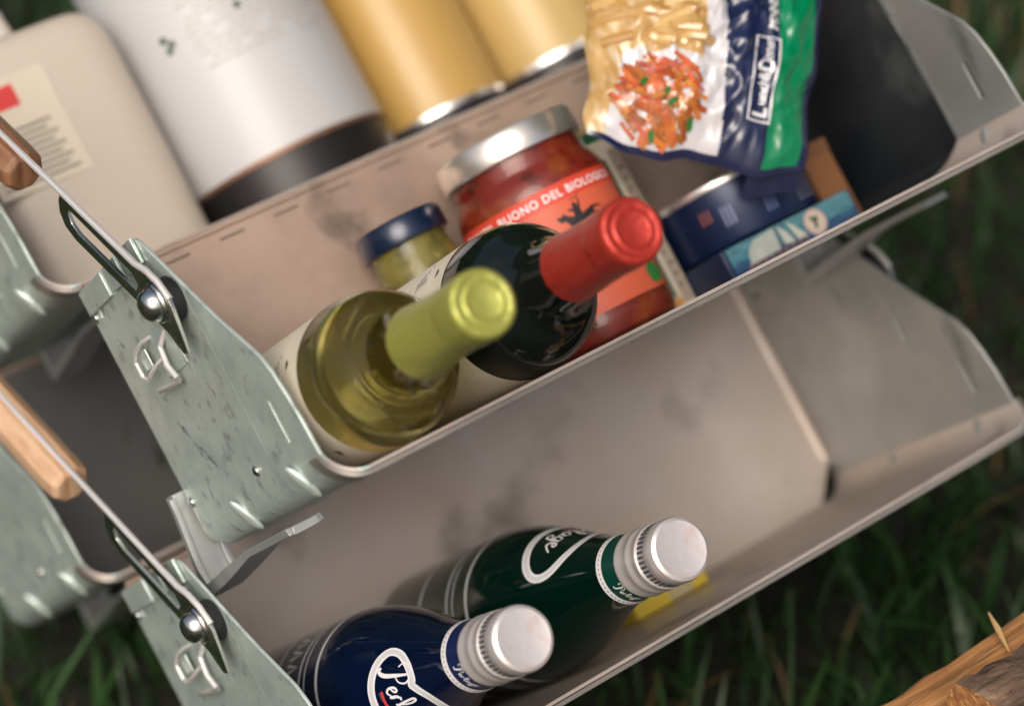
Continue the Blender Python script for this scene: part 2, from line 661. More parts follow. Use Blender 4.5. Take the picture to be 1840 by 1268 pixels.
def make_bin(loc):
    root = empty('storage_bin', loc, (TILT, 0, 0))
    R = 15.0

    def path(off):          # around the front wall, offset outwards
        pts = []
        for i in range(9):
            a = math.pi + math.pi / 2 * i / 8
            pts.append((R + (R + off) * math.cos(a), R + (R + off) * math.sin(a)))
        for k in range(1, 12):
            pts.append((R + (LX - 2 * R) * k / 12, -off))
        for i in range(9):
            a = 1.5 * math.pi + math.pi / 2 * i / 8
            pts.append((LX - R + (R + off) * math.cos(a), R + (R + off) * math.sin(a)))
        return pts

    def rows(off, vs):
        out = []
        for v in vs:
            row = []
            for x, y in path(off):
                top = 193 - 9 * max(0, min(1, (y + off) / (R + off)))
                zz = v * top / 193
                row.append((x, y, zz))
            out.append(row)
        return out

    # front wall
    mb = MB()
    vl = [0, 3, 20, 60, 100, 140, 170, 193]
    grid_sheet(mb, rows(0, vl), rows(-1.6, vl))
    mb.map(flare)
    fw = mb.build('front_wall', GALV, root)
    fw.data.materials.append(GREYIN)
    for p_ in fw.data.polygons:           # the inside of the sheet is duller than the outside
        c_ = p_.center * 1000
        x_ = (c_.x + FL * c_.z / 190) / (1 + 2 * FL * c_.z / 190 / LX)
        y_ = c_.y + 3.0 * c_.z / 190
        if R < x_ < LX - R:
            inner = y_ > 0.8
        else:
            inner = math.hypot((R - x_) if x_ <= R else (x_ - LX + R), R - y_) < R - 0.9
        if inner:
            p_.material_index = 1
    # folded hem along the lip
    mb = MB()
    hv = [183, 184.5, 192.6, 194.2]
    grid_sheet(mb, rows(2.6, hv), rows(0.5, hv))
    mb.map(flare)
    mb.build('lip_hem', HEM, fw)
    # back sheet
    mb = MB()
    poly = [(20, 1.7), (LX - 20, 1.7), (LX - 2, 22), (LX - 2, 150), (2, 150), (2, 22)]
    mb.prism(poly, 0.0, 1.6, 'z')
    bs = mb.build('back_sheet', LINER, root)
    mb = MB()
    x = 14
    while x < LX - 40:       # row of punched stitch slots and the turned edge along the top
        mb.box(x, x + 15, 143.6, 144.9, 1.7, 2.1)
        x += 34
    mb.build('stitch_slots', mat('slot_shadow', (0.20, 0.15, 0.12), 0.2, 0.7), bs, smooth=False)
    mb = MB()
    mb.tube([(3, 150.5, 1.0), (LX - 3, 150.5, 1.0)], 2.0, 10)
    mb.build('turned_edge', LINER, bs)

    for side in (0, 1):
        out_ = [(14, 0.2), (147, 0.2), (147, 103), (145, 106.5), (141, 110), (115, 131), (92, 150), (74, 167), (67, 173.5), (58, 178), (46, 181), (33, 183), (14, 184)]
        holes = [[(27, 158), (48, 158), (48, 160.8), (27, 160.8)], [(131, 12), (140, 14), (140, 20), (131, 18)]]
        if side:
            holes.append([(68, 125), (90, 125), (90, 127.5), (68, 127.5)])
        vs, fs = shape2d([out_] + holes, 1.8)
        mb = MB()
        x0 = 0.9 if side == 0 else LX - 0.9
        mb.add([flare(x0 + v.z, v.x, v.y) for v in vs], fs)
        GP = GALV if side == 0 else FARPL  # one steel: grass reflection coloured into near plates, shade into far ones
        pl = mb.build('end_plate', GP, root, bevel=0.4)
        sg = -1 if side == 0 else 1
        xo = 0 if side == 0 else LX

        def X(d):                     # distance outwards from the plate
            return xo + sg * d
        # stiffening strip folded over the rear edge, in three pieces
        mb = MB()
        for z0, z1 in ((3, 44), (50, 72), (78, 103)):
            mb.box(min(X(0.2), X(2.2)), max(X(0.2), X(2.2)), 135, 148.5, z0, z1)
        mb.map(flare)
        mb.build('folded_edge', GALV, pl, bevel=0.5)
        mb = MB()
        fv = []
        for yy in (24, 85, 146):
            for k_ in range(7):
                a_ = math.pi / 2 * k_ / 6
                fv.append((X(-1.9 - 5 + 5 * math.sin(a_)), yy, 1.7 + 5 - 5 * math.cos(a_)))
        mb.add(fv, [(j_ * 7 + k_, j_ * 7 + k_ + 1, (j_ + 1) * 7 + k_ + 1, (j_ + 1) * 7 + k_) for j_ in range(2) for k_ in range(6)])
        mb.build('corner_fillet', GREYIN, pl)
        # shallow fold line pressed into the plate, seen from inside
        mb = MB()
        mb.tube([flare(X(-0.6), 30, 136), flare(X(-0.6), 140, 136 - 38)] if False else [flare(X(-1.0), 24, 128), flare(X(-1.0), 112, 128)], 1.1, 8)
        mb.build('pressed_fold', GP, pl)
        # pressed dimples round the lower corner
        for (d, v) in ((9, 62), (9, 148)):
            mb = MB()
            a = math.pi * 0.83
            cx, cy = R + R * math.cos(math.pi + 0.42), R + R * math.sin(math.pi + 0.42)
            if side:
                cx = LX - cx
            mb.ball((0, 0, 0), (2.6, 11, 4.4), 16, 10)
            rot = Matrix.Rotation(-0.45 * (1 if side == 0 else -1) * -1, 4, 'Z')
            mb.map(lambda x, y, z: flare(*(rot @ Vector((x, y, z)) + Vector((cx, cy, v)))))
            mb.build('pressed_dimple', GP, pl)
        for (d, v) in ((24, 106), (28, 5), (133, 5), (133, 92)):
            mb = MB()
            mb.ball((0, 0, 0), (1.6, 2.8, 2.8), 12, 8)
            mb.map(lambda x, y, z: flare(x + X(0.6), y + d, z + v))
            mb.build('rivet', CHROME, pl)
        # handle, pivot hardware, clip
        pd, pv = 113.0, 118.0
        off = FL * pv / 190
        mb = MB()
        mb.lathe([(0, 0), (10.5, 0), (11.2, 1), (11.2, 6.3), (10.6, 7), (0, 7)], 28, ax='x')
        mb.map(lambda x, y, z: (X(off + 0.8 + x), pd - 1 + y, pv + z))
        mb.build('rubber_buffer', RUBBER, pl)
        hd = empty_child('handle', root)
        xs = off + 8.0
        ax = Vector((0.79, -0.613))
        nx = Vector((0.613, 0.79))
        pc = Vector((pd, pv))

        def hp(u, n_):
            q = pc + ax * u + nx * n_
            return (q.x, q.y)
        outer = []
        for i in range(13):
            a = math.pi / 2 + math.pi * i / 12
            outer.append(hp(13 * math.cos(a) if False else 12 * math.cos(a), 11 * math.sin(a)))
        outer = [hp(-9, 9.5), hp(-13, 5), hp(-25, -14), hp(-21, -17), hp(-8, -13), hp(10, -12.5), hp(74, -12), hp(83, -9.5), hp(88, -3), hp(88, 4), hp(86, 9.5), hp(40, 9.5), hp(22, 8.5), hp(12, 12), hp(0, 12)]
        hole = [hp(19, -6.0), hp(70, -6.0), hp(77, -3.5), hp(80, 1), hp(78, 4.0), hp(22, 3.0), hp(17, -1)]
        vs, fs = shape2d([outer, hole], 2.0)
        mb = MB()
        mb.add([(X(xs + 1 + sg * v.z * sg), v.x, v.y) for v in vs], fs)
        st = mb.build('strap', CHROME, root, bevel=0.3)
        # rolled upper edge carrying on as a rod into the grip
        mb = MB()
        mb.tube([(X(xs + 1), *hp(u, n_)) for u, n_ in ((-10, 8.5), (0, 12), (10, 12.2), (20, 9.6), (40, 9.6), (90, 9.6), (130, 9.4), (235, 9.0))], 1.7, 10)
        mb.build('rod', WIRE, st)
        mb = MB()
        g0, g1 = 121.0, 234.0
        rings = [(g0, 9.0), (g0 + 2.5, 11.6), (g0 + 12, 12.2), (g1 - 12, 12.2), (g1 - 2.5, 11.6), (g1, 9.0)]
        vs = []
        for u, rad in rings:
            for k in range(8):
                a = math.pi / 8 + 2 * math.pi * k / 8
                c_, s_ = rad * math.cos(a), rad * math.sin(a)
                y_, z_ = hp(u, -1.5 + s_)
                vs.append((X(xs + 1 + c_), y_, z_))
        fs = [(j * 8 + k, j * 8 + (k + 1) % 8, (j + 1) * 8 + (k + 1) % 8, (j + 1) * 8 + k) for j in range(5) for k in range(8)]
        fs += [tuple(range(8)), tuple(40 + k for k in range(8))]
        mb.add(vs, fs)
        mb.build('grip', GRIPW, st, bevel=0.8, ang=20)
        mb = MB()
        mb.lathe([(0, 0), (9.5, 0), (10.2, 0.8), (9.5, 1.8), (8.4, 2.2), (8.2, 3.4), (7.2, 6.2), (5.0, 8.0), (2.4, 8.9), (0, 9.1)], 24, ax='x')
        mb.map(lambda x, y, z: (X(xs + 2.2 + x), pd + y, pv + z))
        mb.build('pivot_bolt', CHROME, st)
        # wire catch
        mb = MB()
        f_ = FL * 50 / 190
        lp = [(1, 106, 66), (5, 106, 60), (6, 104, 50), (6, 100, 43), (6, 92, 43), (6, 89, 47), (6, 91, 58), (4, 93, 64), (1, 94, 68)]
        mb.tube([(X(f_ + a), b, c) for a, b, c in lp], 1.15, 8)
        mb.tube([(X(f_ + a), b, c) for a, b, c in ((1, 104, 84), (5, 98, 78), (7, 88, 80), (7, 81, 84), (5, 79.5, 80), (5, 80.5, 66), (5, 81.5, 52), (2, 82, 48))], 1.5, 8)
        ct = mb.build('wire_catch', WIRE, pl)
        mb = MB()
        mb.box(min(X(f_ + 3), X(f_ + 4.2)), max(X(f_ + 3), X(f_ + 4.2)), 93, 103, 46, 56)
        mb.box(min(X(f_ + 0.8), X(f_ + 2)), max(X(f_ + 0.8), X(f_ + 2)), 84, 108, 62, 92)
        mb.build('catch_plate', GALV, ct, bevel=0.5)
        bpy.data.objects.remove(hd)
    return root


def empty_child(name, parent):
    o = bpy.data.objects.new(name, None)
    return o


O_MID = (0, 0, 0)
O_LOW = (-16.5, -141, -105)
O_BACK = (8, 161, -232)
O_BLOW = (-8.5, 20, -337)
bin_mid = make_bin(W(*O_MID))
tag(bin_mid, 'galvanised steel bin holding the two wine bottles, jars and pasta bag', 'storage bin', 'tilted galvanised bins')
bin_low = copy_tree(bin_mid)
bin_low.location = W(*O_LOW)
bin_low['label'] = 'galvanised steel bin holding the blue and the green water bottle'
bin_back = copy_tree(bin_mid)
bin_back.location = W(*O_BACK)
bin_back['label'] = 'galvanised steel bin holding the white jug and the white and yellow canisters'
bin_blow = copy_tree(bin_mid)
bin_blow.location = W(*O_BLOW)
bin_blow['label'] = 'empty galvanised steel bin behind the bottles, under the bin of canisters'
for b_ in (bin_low, bin_blow):
    for ch in b_.children:
        if ch.name.startswith('back_sheet'):
            ch.data = ch.data.copy()
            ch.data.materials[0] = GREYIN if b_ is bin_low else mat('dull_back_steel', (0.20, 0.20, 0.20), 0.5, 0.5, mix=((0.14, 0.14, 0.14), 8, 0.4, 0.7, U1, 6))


mb = MB()  # added dark sheet: shade at the far end put into its colour
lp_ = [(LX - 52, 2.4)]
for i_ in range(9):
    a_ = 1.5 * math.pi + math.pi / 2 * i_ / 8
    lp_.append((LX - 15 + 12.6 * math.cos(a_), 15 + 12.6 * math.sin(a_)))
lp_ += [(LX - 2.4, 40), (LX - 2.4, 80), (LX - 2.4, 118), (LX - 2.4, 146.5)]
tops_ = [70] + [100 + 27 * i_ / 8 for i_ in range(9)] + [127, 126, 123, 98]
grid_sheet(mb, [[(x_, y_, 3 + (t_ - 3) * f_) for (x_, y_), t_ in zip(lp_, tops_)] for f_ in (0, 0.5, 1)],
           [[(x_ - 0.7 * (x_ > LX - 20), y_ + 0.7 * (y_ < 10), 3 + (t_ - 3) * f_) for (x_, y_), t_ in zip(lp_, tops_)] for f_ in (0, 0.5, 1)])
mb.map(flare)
shade_sheet = mb.build('end_shade_sheet', mat('painted_shade', (0.010, 0.015, 0.022), 0.5, 0.42, mix=((0.045, 0.055, 0.062), 6, 0.40, 0.68, U1, 8), mix2=((0.16, 0.18, 0.18), 14, 0.58, 0.78, U1, 10)), bin_mid)
shade_sheet['label'] = 'added dark sheet with painted shade inside the far end plate'


# scuffs and scratches on the near end plate
for (pts_, wd_, nm_) in (([(66, 40), (60, 44), (55, 47)], [1, 5, 1.5], 'smudge'), ([(52, 48), (46, 52), (41, 58), (36, 62)], [1.5, 6, 4, 1], 'smudge'), ([(118, 18), (112, 22)], [1, 4], 'smudge'),
                         ([(72, 100), (66, 104), (63, 103)], [0.5, 1.0, 0.4], 'scratch'), ([(74, 118), (69, 121)], [0.4, 0.8], 'scratch')):
    v_, f_ = ribbon(smooth_path(pts_, 6), [wd_[min(len(wd_) - 1, int(i_ * len(wd_) / (6 * (len(pts_) - 1) + 1)))] * (0.75 + 0.5 * noise.noise(Vector((i_ * 0.9, 1.3, len(pts_))))) for i_ in range(6 * (len(pts_) - 1) + 1)])
    MB().add([flare(-0.45, p_[0], p_[1]) for p_ in v_], f_).build(nm_, mat('grey_smudge', (0.22, 0.26, 0.26), 0.3, 0.6, mix=((0.40, 0.46, 0.44), 120, 0.45, 0.6, U1, 6)) if nm_ == 'smudge' else mat('rust_scratch', (0.28, 0.15, 0.10), 0, 0.7), bin_mid)


DARKW = mat('dark_handle_wood', (0.30, 0.15, 0.075), 0, 0.5, mix=((0.14, 0.06, 0.03), 22, 0.42, 0.66, (8, 1, 1), 6))
for ch in list(COL.objects):
    if ch.name.startswith('grip') and ch.parent and ch.parent.parent == bin_mid:
        ch.data = ch.data.copy()
        ch.data.materials[0] = DARKW


def make_rack(name, origins, top, label):
    base = W(*origins[0])
    root = empty(name, (base.x, base.y, GROUND), (0, 0, 0), label, 'rack', 'bin racks')
    inv = Vector((base.x, base.y, GROUND))

    def part(mb, nm):
        o = mb.build(nm, RACK, root, bevel=0.4)
        return o
    yb = (W(*origins[0]) + Vector((0, 0.106, 0))).y * 1000
    x_ = origins[0][0]
    for px in (120, 330):
        mb = MB()
        mb.box(x_ + px, x_ + px + 28, yb, yb + 5.5, GROUND * 1000 - 8, top)
        mb.map(lambda x, y, z: (x - inv.x * 1000, y - inv.y * 1000, z - inv.z * 1000))
        part(mb, 'post')
        mb = MB()
        mb.box(x_ + px - 4, x_ + px + 32, yb - 60, yb + 60, GROUND * 1000 - 9, GROUND * 1000 + 6)
        mb.map(lambda x, y, z: (x - inv.x * 1000, y - inv.y * 1000, z - inv.z * 1000))
        part(mb, 'foot')
    for og in origins:
        def toR(x, y, z):
            p = W(og[0] + x, og[1] + y, og[2] + z) - inv
            return (p.x * 1000, p.y * 1000, p.z * 1000)
        for c0 in ((-9, LX - 34) if origins[0] == O_MID else (46, LX - 60)):
            # bent V cradle that carries the lower edge of the bin
            pin = [(36, -1.2), (28, -2.0), (-6, -12), (-15.5, -11), (-12, 20), (-7.5, 60), (-8.5, 118)]
            pout = [(36, -4.0), (28, -5.0), (-8, -15.5), (-19.5, -13.5), (-16, 21), (-11, 60), (-12, 118)]
            mb = MB()
            mb.prism(pin + pout[::-1], c0 + 3, c0 + 17, 'x')
            pfl = [(34, 0.2), (26, -0.8), (-3, -9), (-12, -7.5), (-9.5, 20), (-7.2, 60), (-8.2, 116)]
            mb.prism(pfl + pout[::-1], c0, c0 + 3, 'x')
            mb.prism(pfl + pout[::-1], c0 + 17, c0 + 20, 'x')
            mb.map(toR)
            part(mb, 'cradle')
        mb = MB()
        mb.box(4, LX - 16, 24, 34, -16, -5)
        mb.map(toR)
        part(mb, 'rail')
        for px in (122, 332):
            a = W(og[0] + px - (og[0] - x_), og[1] + 30, og[2] - 15)
            mb = MB()
            mb.box(a.x * 1000, a.x * 1000 + 24, a.y * 1000 - 4, yb + 1, a.z * 1000 - 4, a.z * 1000 + 4)
            mb.map(lambda x, y, z: (x - inv.x * 1000, y - inv.y * 1000, z - inv.z * 1000))
            part(mb, 'arm')
    return root


make_rack('bin_rack', [O_MID, O_LOW], 70, 'steel rack with bent cradles under the bins of wine and water bottles')
make_rack('bin_rack', [O_BACK, O_BLOW], 30, 'steel rack with bent cradles under the bin of canisters')


# ------------------------------------------------------------------ wine bottles
def wine(L, D, glassm, neckm, capm, label, marks, phi_lab, cap_h):
    root = empty('wine_bottle', W(L, D, 2.6), (TILT + 0.016, 0, 0), label, 'bottle')
    prof = [(0, 3), (20, 3), (30, 0.5), (36, 0.3), (38, 2), (38.6, 6), (38.6, 178), (38.3, 186), (37, 194), (34.2, 201), (29.5, 207.5), (24.5, 212), (20.5, 217), (18, 224), (16.4, 233), (15.0, 246), (14.2, 258), (14.2, 297)]
    prof = [(r * (0.935 if h < 205 else 0.935 + 0.065 * min(1, (h - 205) / 30)), h) for r, h in prof]
    sm = [(p_.x, p_.y) for p_ in smooth_path(prof[6:], 5)]
    low = [q_ for q_ in sm if q_[1] <= 217]
    up = [q_ for q_ in sm if q_[1] > 216]
    MB().lathe(prof[:6] + low + [(0, low[-1][1])], 96).build('wine_filled_body', glassm, root)
    MB().lathe(up + [(11.4, 297)] + [(r_ - 2.8, h_) for r_, h_ in up[::-1]] + [up[0]], 96).build('glass_neck', neckm, root)
    rf = rfun(prof[4:])
    mb = MB()
    lo, hi = phi_lab
    n = 60
    vs = []
    for j in range(2):
        for i in range(n + 1):
            a = lo + (hi - lo) * i / n
            vs.append((36.4 * math.cos(a), 36.4 * math.sin(a), 62 + j * 112))
    mb.add(vs, [(i, i + 1, n + 2 + i, n + 1 + i) for i in range(n)])
    lb = mb.build('paper_label', PAPER, root)
    mb = MB()
    for ph, h, kind in marks:
        if kind == 'line':
            for q in range(5):
                v, f = ribbon([(-14 + 2 * q, -q * 2.6), (-4, -q * 2.6 + 0.6), (8 - q, -q * 2.6 - 0.4)], 0.8)
                mb.add(wrap(v, lambda h_: 36.4, ph, h, 0.2), f)
        else:
            v, f = ribbon([(-2, 0), (0, 1.2), (2.4, 0.4)], [1, 3, 1.2])
            mb.add(wrap(v, lambda h_: 36.4, ph, h, 0.2), f)
    mb.build('label_print', BLACKP, lb)
    # foil capsule
    c0 = cap_h
    cp = [(rf(c0) + 0.5, c0), (rf(c0 + 8) + 0.7, c0 + 8), (15.0, 262), (14.9, 281), (15.4, 282.2), (15.5, 296), (15.2, 299.0), (14.0, 300.4), (12.6, 300.6), (11.6, 299.6), (9.4, 299.4), (8.6, 300.2), (7.6, 299.7), (0, 299.6)]
    fine_ = []
    for (r0_, h0_), (r1_, h1_) in zip(cp, cp[1:]):
        n_ = max(1, int(abs(h1_ - h0_) / 2.2))
        fine_ += [(r0_ + (r1_ - r0_) * k_ / n_, h0_ + (h1_ - h0_) * k_ / n_) for k_ in range(n_)]
    fine_.append(cp[-1])
    cm = MB().lathe(fine_, 112)

    def crease(x, y, z):
        r_ = math.hypot(x, y)
        if r_ < 1:
            return (x, y, z)
        a_ = math.atan2(y, x)
        low_ = max(0.0, 1 - (z - c0) / 22.0)
        d_ = 0.22 * noise.noise(Vector((x * 0.16, y * 0.16, z * 0.05 + L))) + 0.14 * noise.noise(Vector((x * 0.5, y * 0.5, z * 0.22)))
        d_ += low_ * 0.34 * abs(noise.noise(Vector((math.cos(a_) * 9, math.sin(a_) * 9, z * 0.04 + L))))
        d_ -= 0.35 * max(0.0, 1 - abs((a_ - 2.6)) / 0.05) * (z < 282)
        k_ = (r_ + d_) / r_
        return (x * k_, y * k_, z + (0.12 * noise.noise(Vector((x * 0.4, y * 0.4, 3.0 + L))) if z > 298 else 0))
    cm.map(crease)
    cm.build('foil_capsule', capm, root, ang=60)
    return root


GW = mat('white_wine_glass', (0.66, 0.585, 0.19), 0, 0.0, trans=0.95, ior=1.36)
GN = mat('pale_green_glass', (0.84, 0.84, 0.50), 0, 0.0, trans=1.0, ior=1.45)
GR = mat('red_wine_glass', (0.006, 0.009, 0.008), 0, 0.02, spec=0.6)
CAPG = mat('lime_foil', (0.44, 0.45, 0.10), 0.45, 0.40, coat=0.15, coat_rough=0.2, bump=(60, 0.0022, (1, 1, 0.5)))
CAPR = mat('red_foil', (0.52, 0.045, 0.03), 0.45, 0.40, coat=0.15, coat_rough=0.2, bump=(60, 0.0022, (1, 1, 0.5)))
P = math.pi
wine(39.0, 38.2, GW, GN, CAPG, 'white wine bottle with lime green foil and cream label', [(P * 0.86, 150, 'line'), (P * 0.93, 128, 'dot'), (P * 1.02, 155, 'dot'), (P * 1.24, 160, 'dot'), (P * 0.80, 160, 'dot')], (P * 0.35, P * 1.78), 233)
wine(120.0, 38.2, GR, GR, CAPR, 'dark red wine bottle with scarlet foil beside the tomato jar', [(P * 0.70, 163, 'dot'), (P * 0.74, 150, 'line')], (P * 0.55, P * 1.72), 240)


# ------------------------------------------------------------------ mineral water bottles
def letters(scale):
    """a hand written word as stroke ribbons, P e r l a g e"""
    st = []
    st.append(([(-2, 9), (-3.5, 12.5), (-0.5, 15), (4, 14), (6.4, 11), (5, 7.6), (1.6, 6.6)], 1.0))
    st.append(([(2.6, 13), (1.6, 7), (0.4, 1), (-1.6, -1.5), (-3.2, -0.2)], 1.9))
    x = 6.2
    st.append(([(x, 2.2), (x + 2.2, 3.6), (x + 2, 5), (x + 0.4, 4.4), (x, 1.6), (x + 1.4, 0), (x + 3.4, 1.4)], 1.2))
    x = 10.0
    st.append(([(x, 0.2), (x + 0.8, 4.6)], 1.5))
    st.append(([(x + 0.6, 3), (x + 1.8, 4.9), (x + 3, 4.6)], 1.2))
    x = 13.6
    st.append(([(x, 1.0), (x + 2.6, 7), (x + 2.6, 10.5), (x + 1.2, 10), (x + 0.8, 3), (x + 1.8, 0), (x + 3.4, 1.2)], 1.2))
    x = 17.6
    st.append(([(x + 3, 4.6), (x + 0.8, 4.4), (x, 1.8), (x + 1, 0), (x + 2.8, 1.8), (x + 3.2, 4.4), (x + 3, 0.8), (x + 4.4, 1)], 1.2))
    x = 22.6
    st.append(([(x + 3, 4.6), (x + 0.8, 4.4), (x, 1.8), (x + 1, 0), (x + 2.8, 1.8), (x + 3.2, 4.4), (x + 2.4, -3), (x + 0.4, -4.4), (x - 0.4, -2.6), (x + 4, 0.8)], 1.2))
    x = 27.4
    st.append(([(x, 2.2), (x + 2.2, 3.6), (x + 2, 5), (x + 0.4, 4.4), (x, 1.6), (x + 1.4, 0), (x + 3.6, 1.4), (x + 6, 4)], 1.2))
    out = []
    for pts, wd in st:
        pp = [((p.x - 12) * scale, (p.y - 3) * scale) for p in smooth_path(pts, 5)]
        out.append((pp, wd * scale))
    return out


CAPM = mat('brushed_cap', (0.80, 0.755, 0.75), 0.55, 0.36, mix=((0.80, 0.66, 0.60), 70, 0.5, 0.75, U1, 3), bump=(60, 0.0008, U1))
KNURL = mat('knurl_shadow', (0.13, 0.13, 0.14), 0.5, 0.5)


def water(L, D, o, gl, band, label, phi_e, phi_n, extra):
    root = empty('water_bottle', W(o[0] + L, o[1] + D, o[2] + 2.6), (TILT + 0.014, 0, 0), label, 'bottle', 'mineral water bottles')
    prof = [(39, 0.3), (41.6, 3), (42, 7), (42, 118), (41.6, 128), (40.3, 140), (37.8, 153), (34, 167), (29.6, 181), (25.4, 194), (21.8, 206), (19, 218), (17, 230), (15.6, 240), (14.6, 250), (14.2, 280)]
    prof = [(r * (0.96 if h < 160 else 0.96 + 0.04 * min(1, (h - 160) / 60)), h) for r, h in prof]
    MB().lathe([(0, 3), (28, 3), (34, 0.2)] + prof[:3] + [(p_.x, p_.y) for p_ in smooth_path(prof[3:], 5)] + [(0, 280)], 96).build('glass_body', gl, root)
    rf = rfun(prof)
    # emblem outline
    cen = [(-39, 4), (-36, 11), (-28, 16), (-19, 17), (-14, 15.2), (-11, 16.4), (0, 20.5), (12, 20.5), (24, 16), (34, 9), (38, 1), (36, -6), (28, -11.5), (14, -15.5), (-2, -16.5), (-18, -14), (-30, -8.5), (-37, -2)]
    cc = smooth_path(cen, 8, True)
    n = len(cc)
    ring, halo = MB(), MB()
    vs, v2 = [], []
    for i, p in enumerate(cc):
        t = (cc[(i + 1) % n] - cc[i - 1]).normalized()
        nn = Vector((-t.y, t.x))
        vs += [(*(p + nn * 2.6), 0), (*(p - nn * 2.6), 0)]
        v2 += [(*(p + nn * 1.3), 0), (*(p - nn * 1.3), 0)]
    fs = [(2 * i, 2 * i + 1, (2 * i + 3) % (2 * n), (2 * i + 2) % (2 * n)) for i in range(n)]
    h0 = 187
    ring.add(wrap(vs, rf, phi_e, h0, 0.25, 34), fs)
    e = ring.build('emblem', WHITEP, root)
    halo.add(wrap(v2, rf, phi_e, h0, 0.4, 34), fs)
    halo.build('emblem_line', GREYP, e)
    word = MB()
    for pp, wd in letters(1.38):
        m_ = len(pp)
        wds = [wd * (0.55 + 0.45 * math.sin(math.pi * i / (m_ - 1))) for i in range(m_)]
        v, f = ribbon(pp, wds)
        word.add(wrap([(q_[0] - 9, q_[1], 0) for q_ in v], rf, phi_e, h0 + 1, 0.4, 34), f)
    word.build('emblem_word', WHITEP, e)
    v, f = ribbon(smooth_path([(-17, -6.5), (-10, -7.6), (-3, -6.6)], 6), [0.4] + [2.0] * 11 + [0.4])
    MB().add(wrap(v, rf, phi_e, h0, 0.4, 34), f).build('emblem_dash', REDP, e)
    # bands of the lower label
    mb = MB()
    for h, th in ((124, 3.0), (108, 1.6), (100, 2.4), (62, 3.0)):
        mb.lathe([(rf(h) + 0.3, h), (rf(h + th) + 0.3, h + th)], 64)
    for k in range(9):
        v, f = ribbon([(-2.5, 0), (0, 16), (2.5, 0)], 1.8)
        mb.add(wrap(v, rf, phi_e - 1.6 + k * 0.2, 78, 0.25), f)
    mb.build('label_bands', GREYP, root)
    # neck band
    nb = MB().lathe([(rf(232) + 0.3, 232), (rf(236) + 0.3, 236), (rf(248) + 0.3, 248)], 48).build('neck_band', band, root)
    MB().lathe([(rf(231) + 0.55, 231), (rf(235.4) + 0.55, 235.4)], 48).build('neck_stripe', WHITEP, nb)
    mb = MB()
    for k in range(46):
        a = 2 * math.pi * k / 46
        v, f = ribbon([(-0.5, 0), (0.5, 0)], 0.9)
        mb.add(wrap(v, rf, a, 233.4, 0.8), f)
    mb.build('neck_stripe_marks', mat('grey_print', (0.3, 0.3, 0.32), 0, 0.5), nb)
    for k in range(2):
        mb = MB()
        for pp, wd in letters(0.42):
            v, f = ribbon(pp, wd)
            mb.add(wrap(v, rf, phi_n + k * math.pi, 241, 0.55), f)
        mb.build('neck_word', WHITEP, nb)
    # aluminium screw cap
    cp = [(15.6, 248), (16.6, 248.6), (16.9, 251), (16.2, 252.4), (16.0, 258), (16.5, 259), (16.6, 261.5), (15.9, 262.6), (15.7, 266), (16.3, 267), (16.3, 269.5), (15.4, 270.5), (15.3, 277), (15.9, 278), (15.9, 283), (15.2, 285.4), (13.6, 286.4), (12.8, 286.3), (11.5, 286.0), (0, 286.0)]
    c = MB().lathe(cp, 56).build('screw_cap', CAPM, root)
    mb = MB()
    for k in range(40):
        a = 2 * math.pi * k / 40
        M = Matrix.Rotation(a, 4, 'Z')
        mb.box(15.1, 15.75, -0.62, 0.62, 271.2, 276.6, M)
    mb.build('knurling', KNURL, c, smooth=False)
    return root


GB = mat('blue_bottle_glass', (0.001, 0.007, 0.035), 0, 0.03, trans=0.25, ior=1.45)
GG = mat('green_bottle_glass', (0.001, 0.018, 0.012), 0, 0.03, trans=0.35, ior=1.45)
water(58, 42.4, O_LOW, GB, mat('navy_print', (0.006, 0.016, 0.08), 0, 0.3), 'dark blue water bottle with white emblem and silver screw cap', math.radians(-158), math.radians(200), 0)
water(152, 42.4, O_LOW, GG, mat('green_print', (0.004, 0.05, 0.035), 0, 0.3), 'dark green water bottle with silver screw cap', math.radians(84), math.radians(215), 0)

# ------------------------------------------------------------------ jars (axis up the back sheet)
DROT = (-TILT, 0, 0)
CLEAR = mat('clear_glass', (1, 0.99, 0.97), 0, 0.0, trans=1.0, ior=1.3)


def put(name, L, D, V, label, cat, group=None):
    return empty(name, W(L, D, V), DROT, label, cat, group)


FRONT = -math.pi / 2            # local -y looks out of the bin mouth


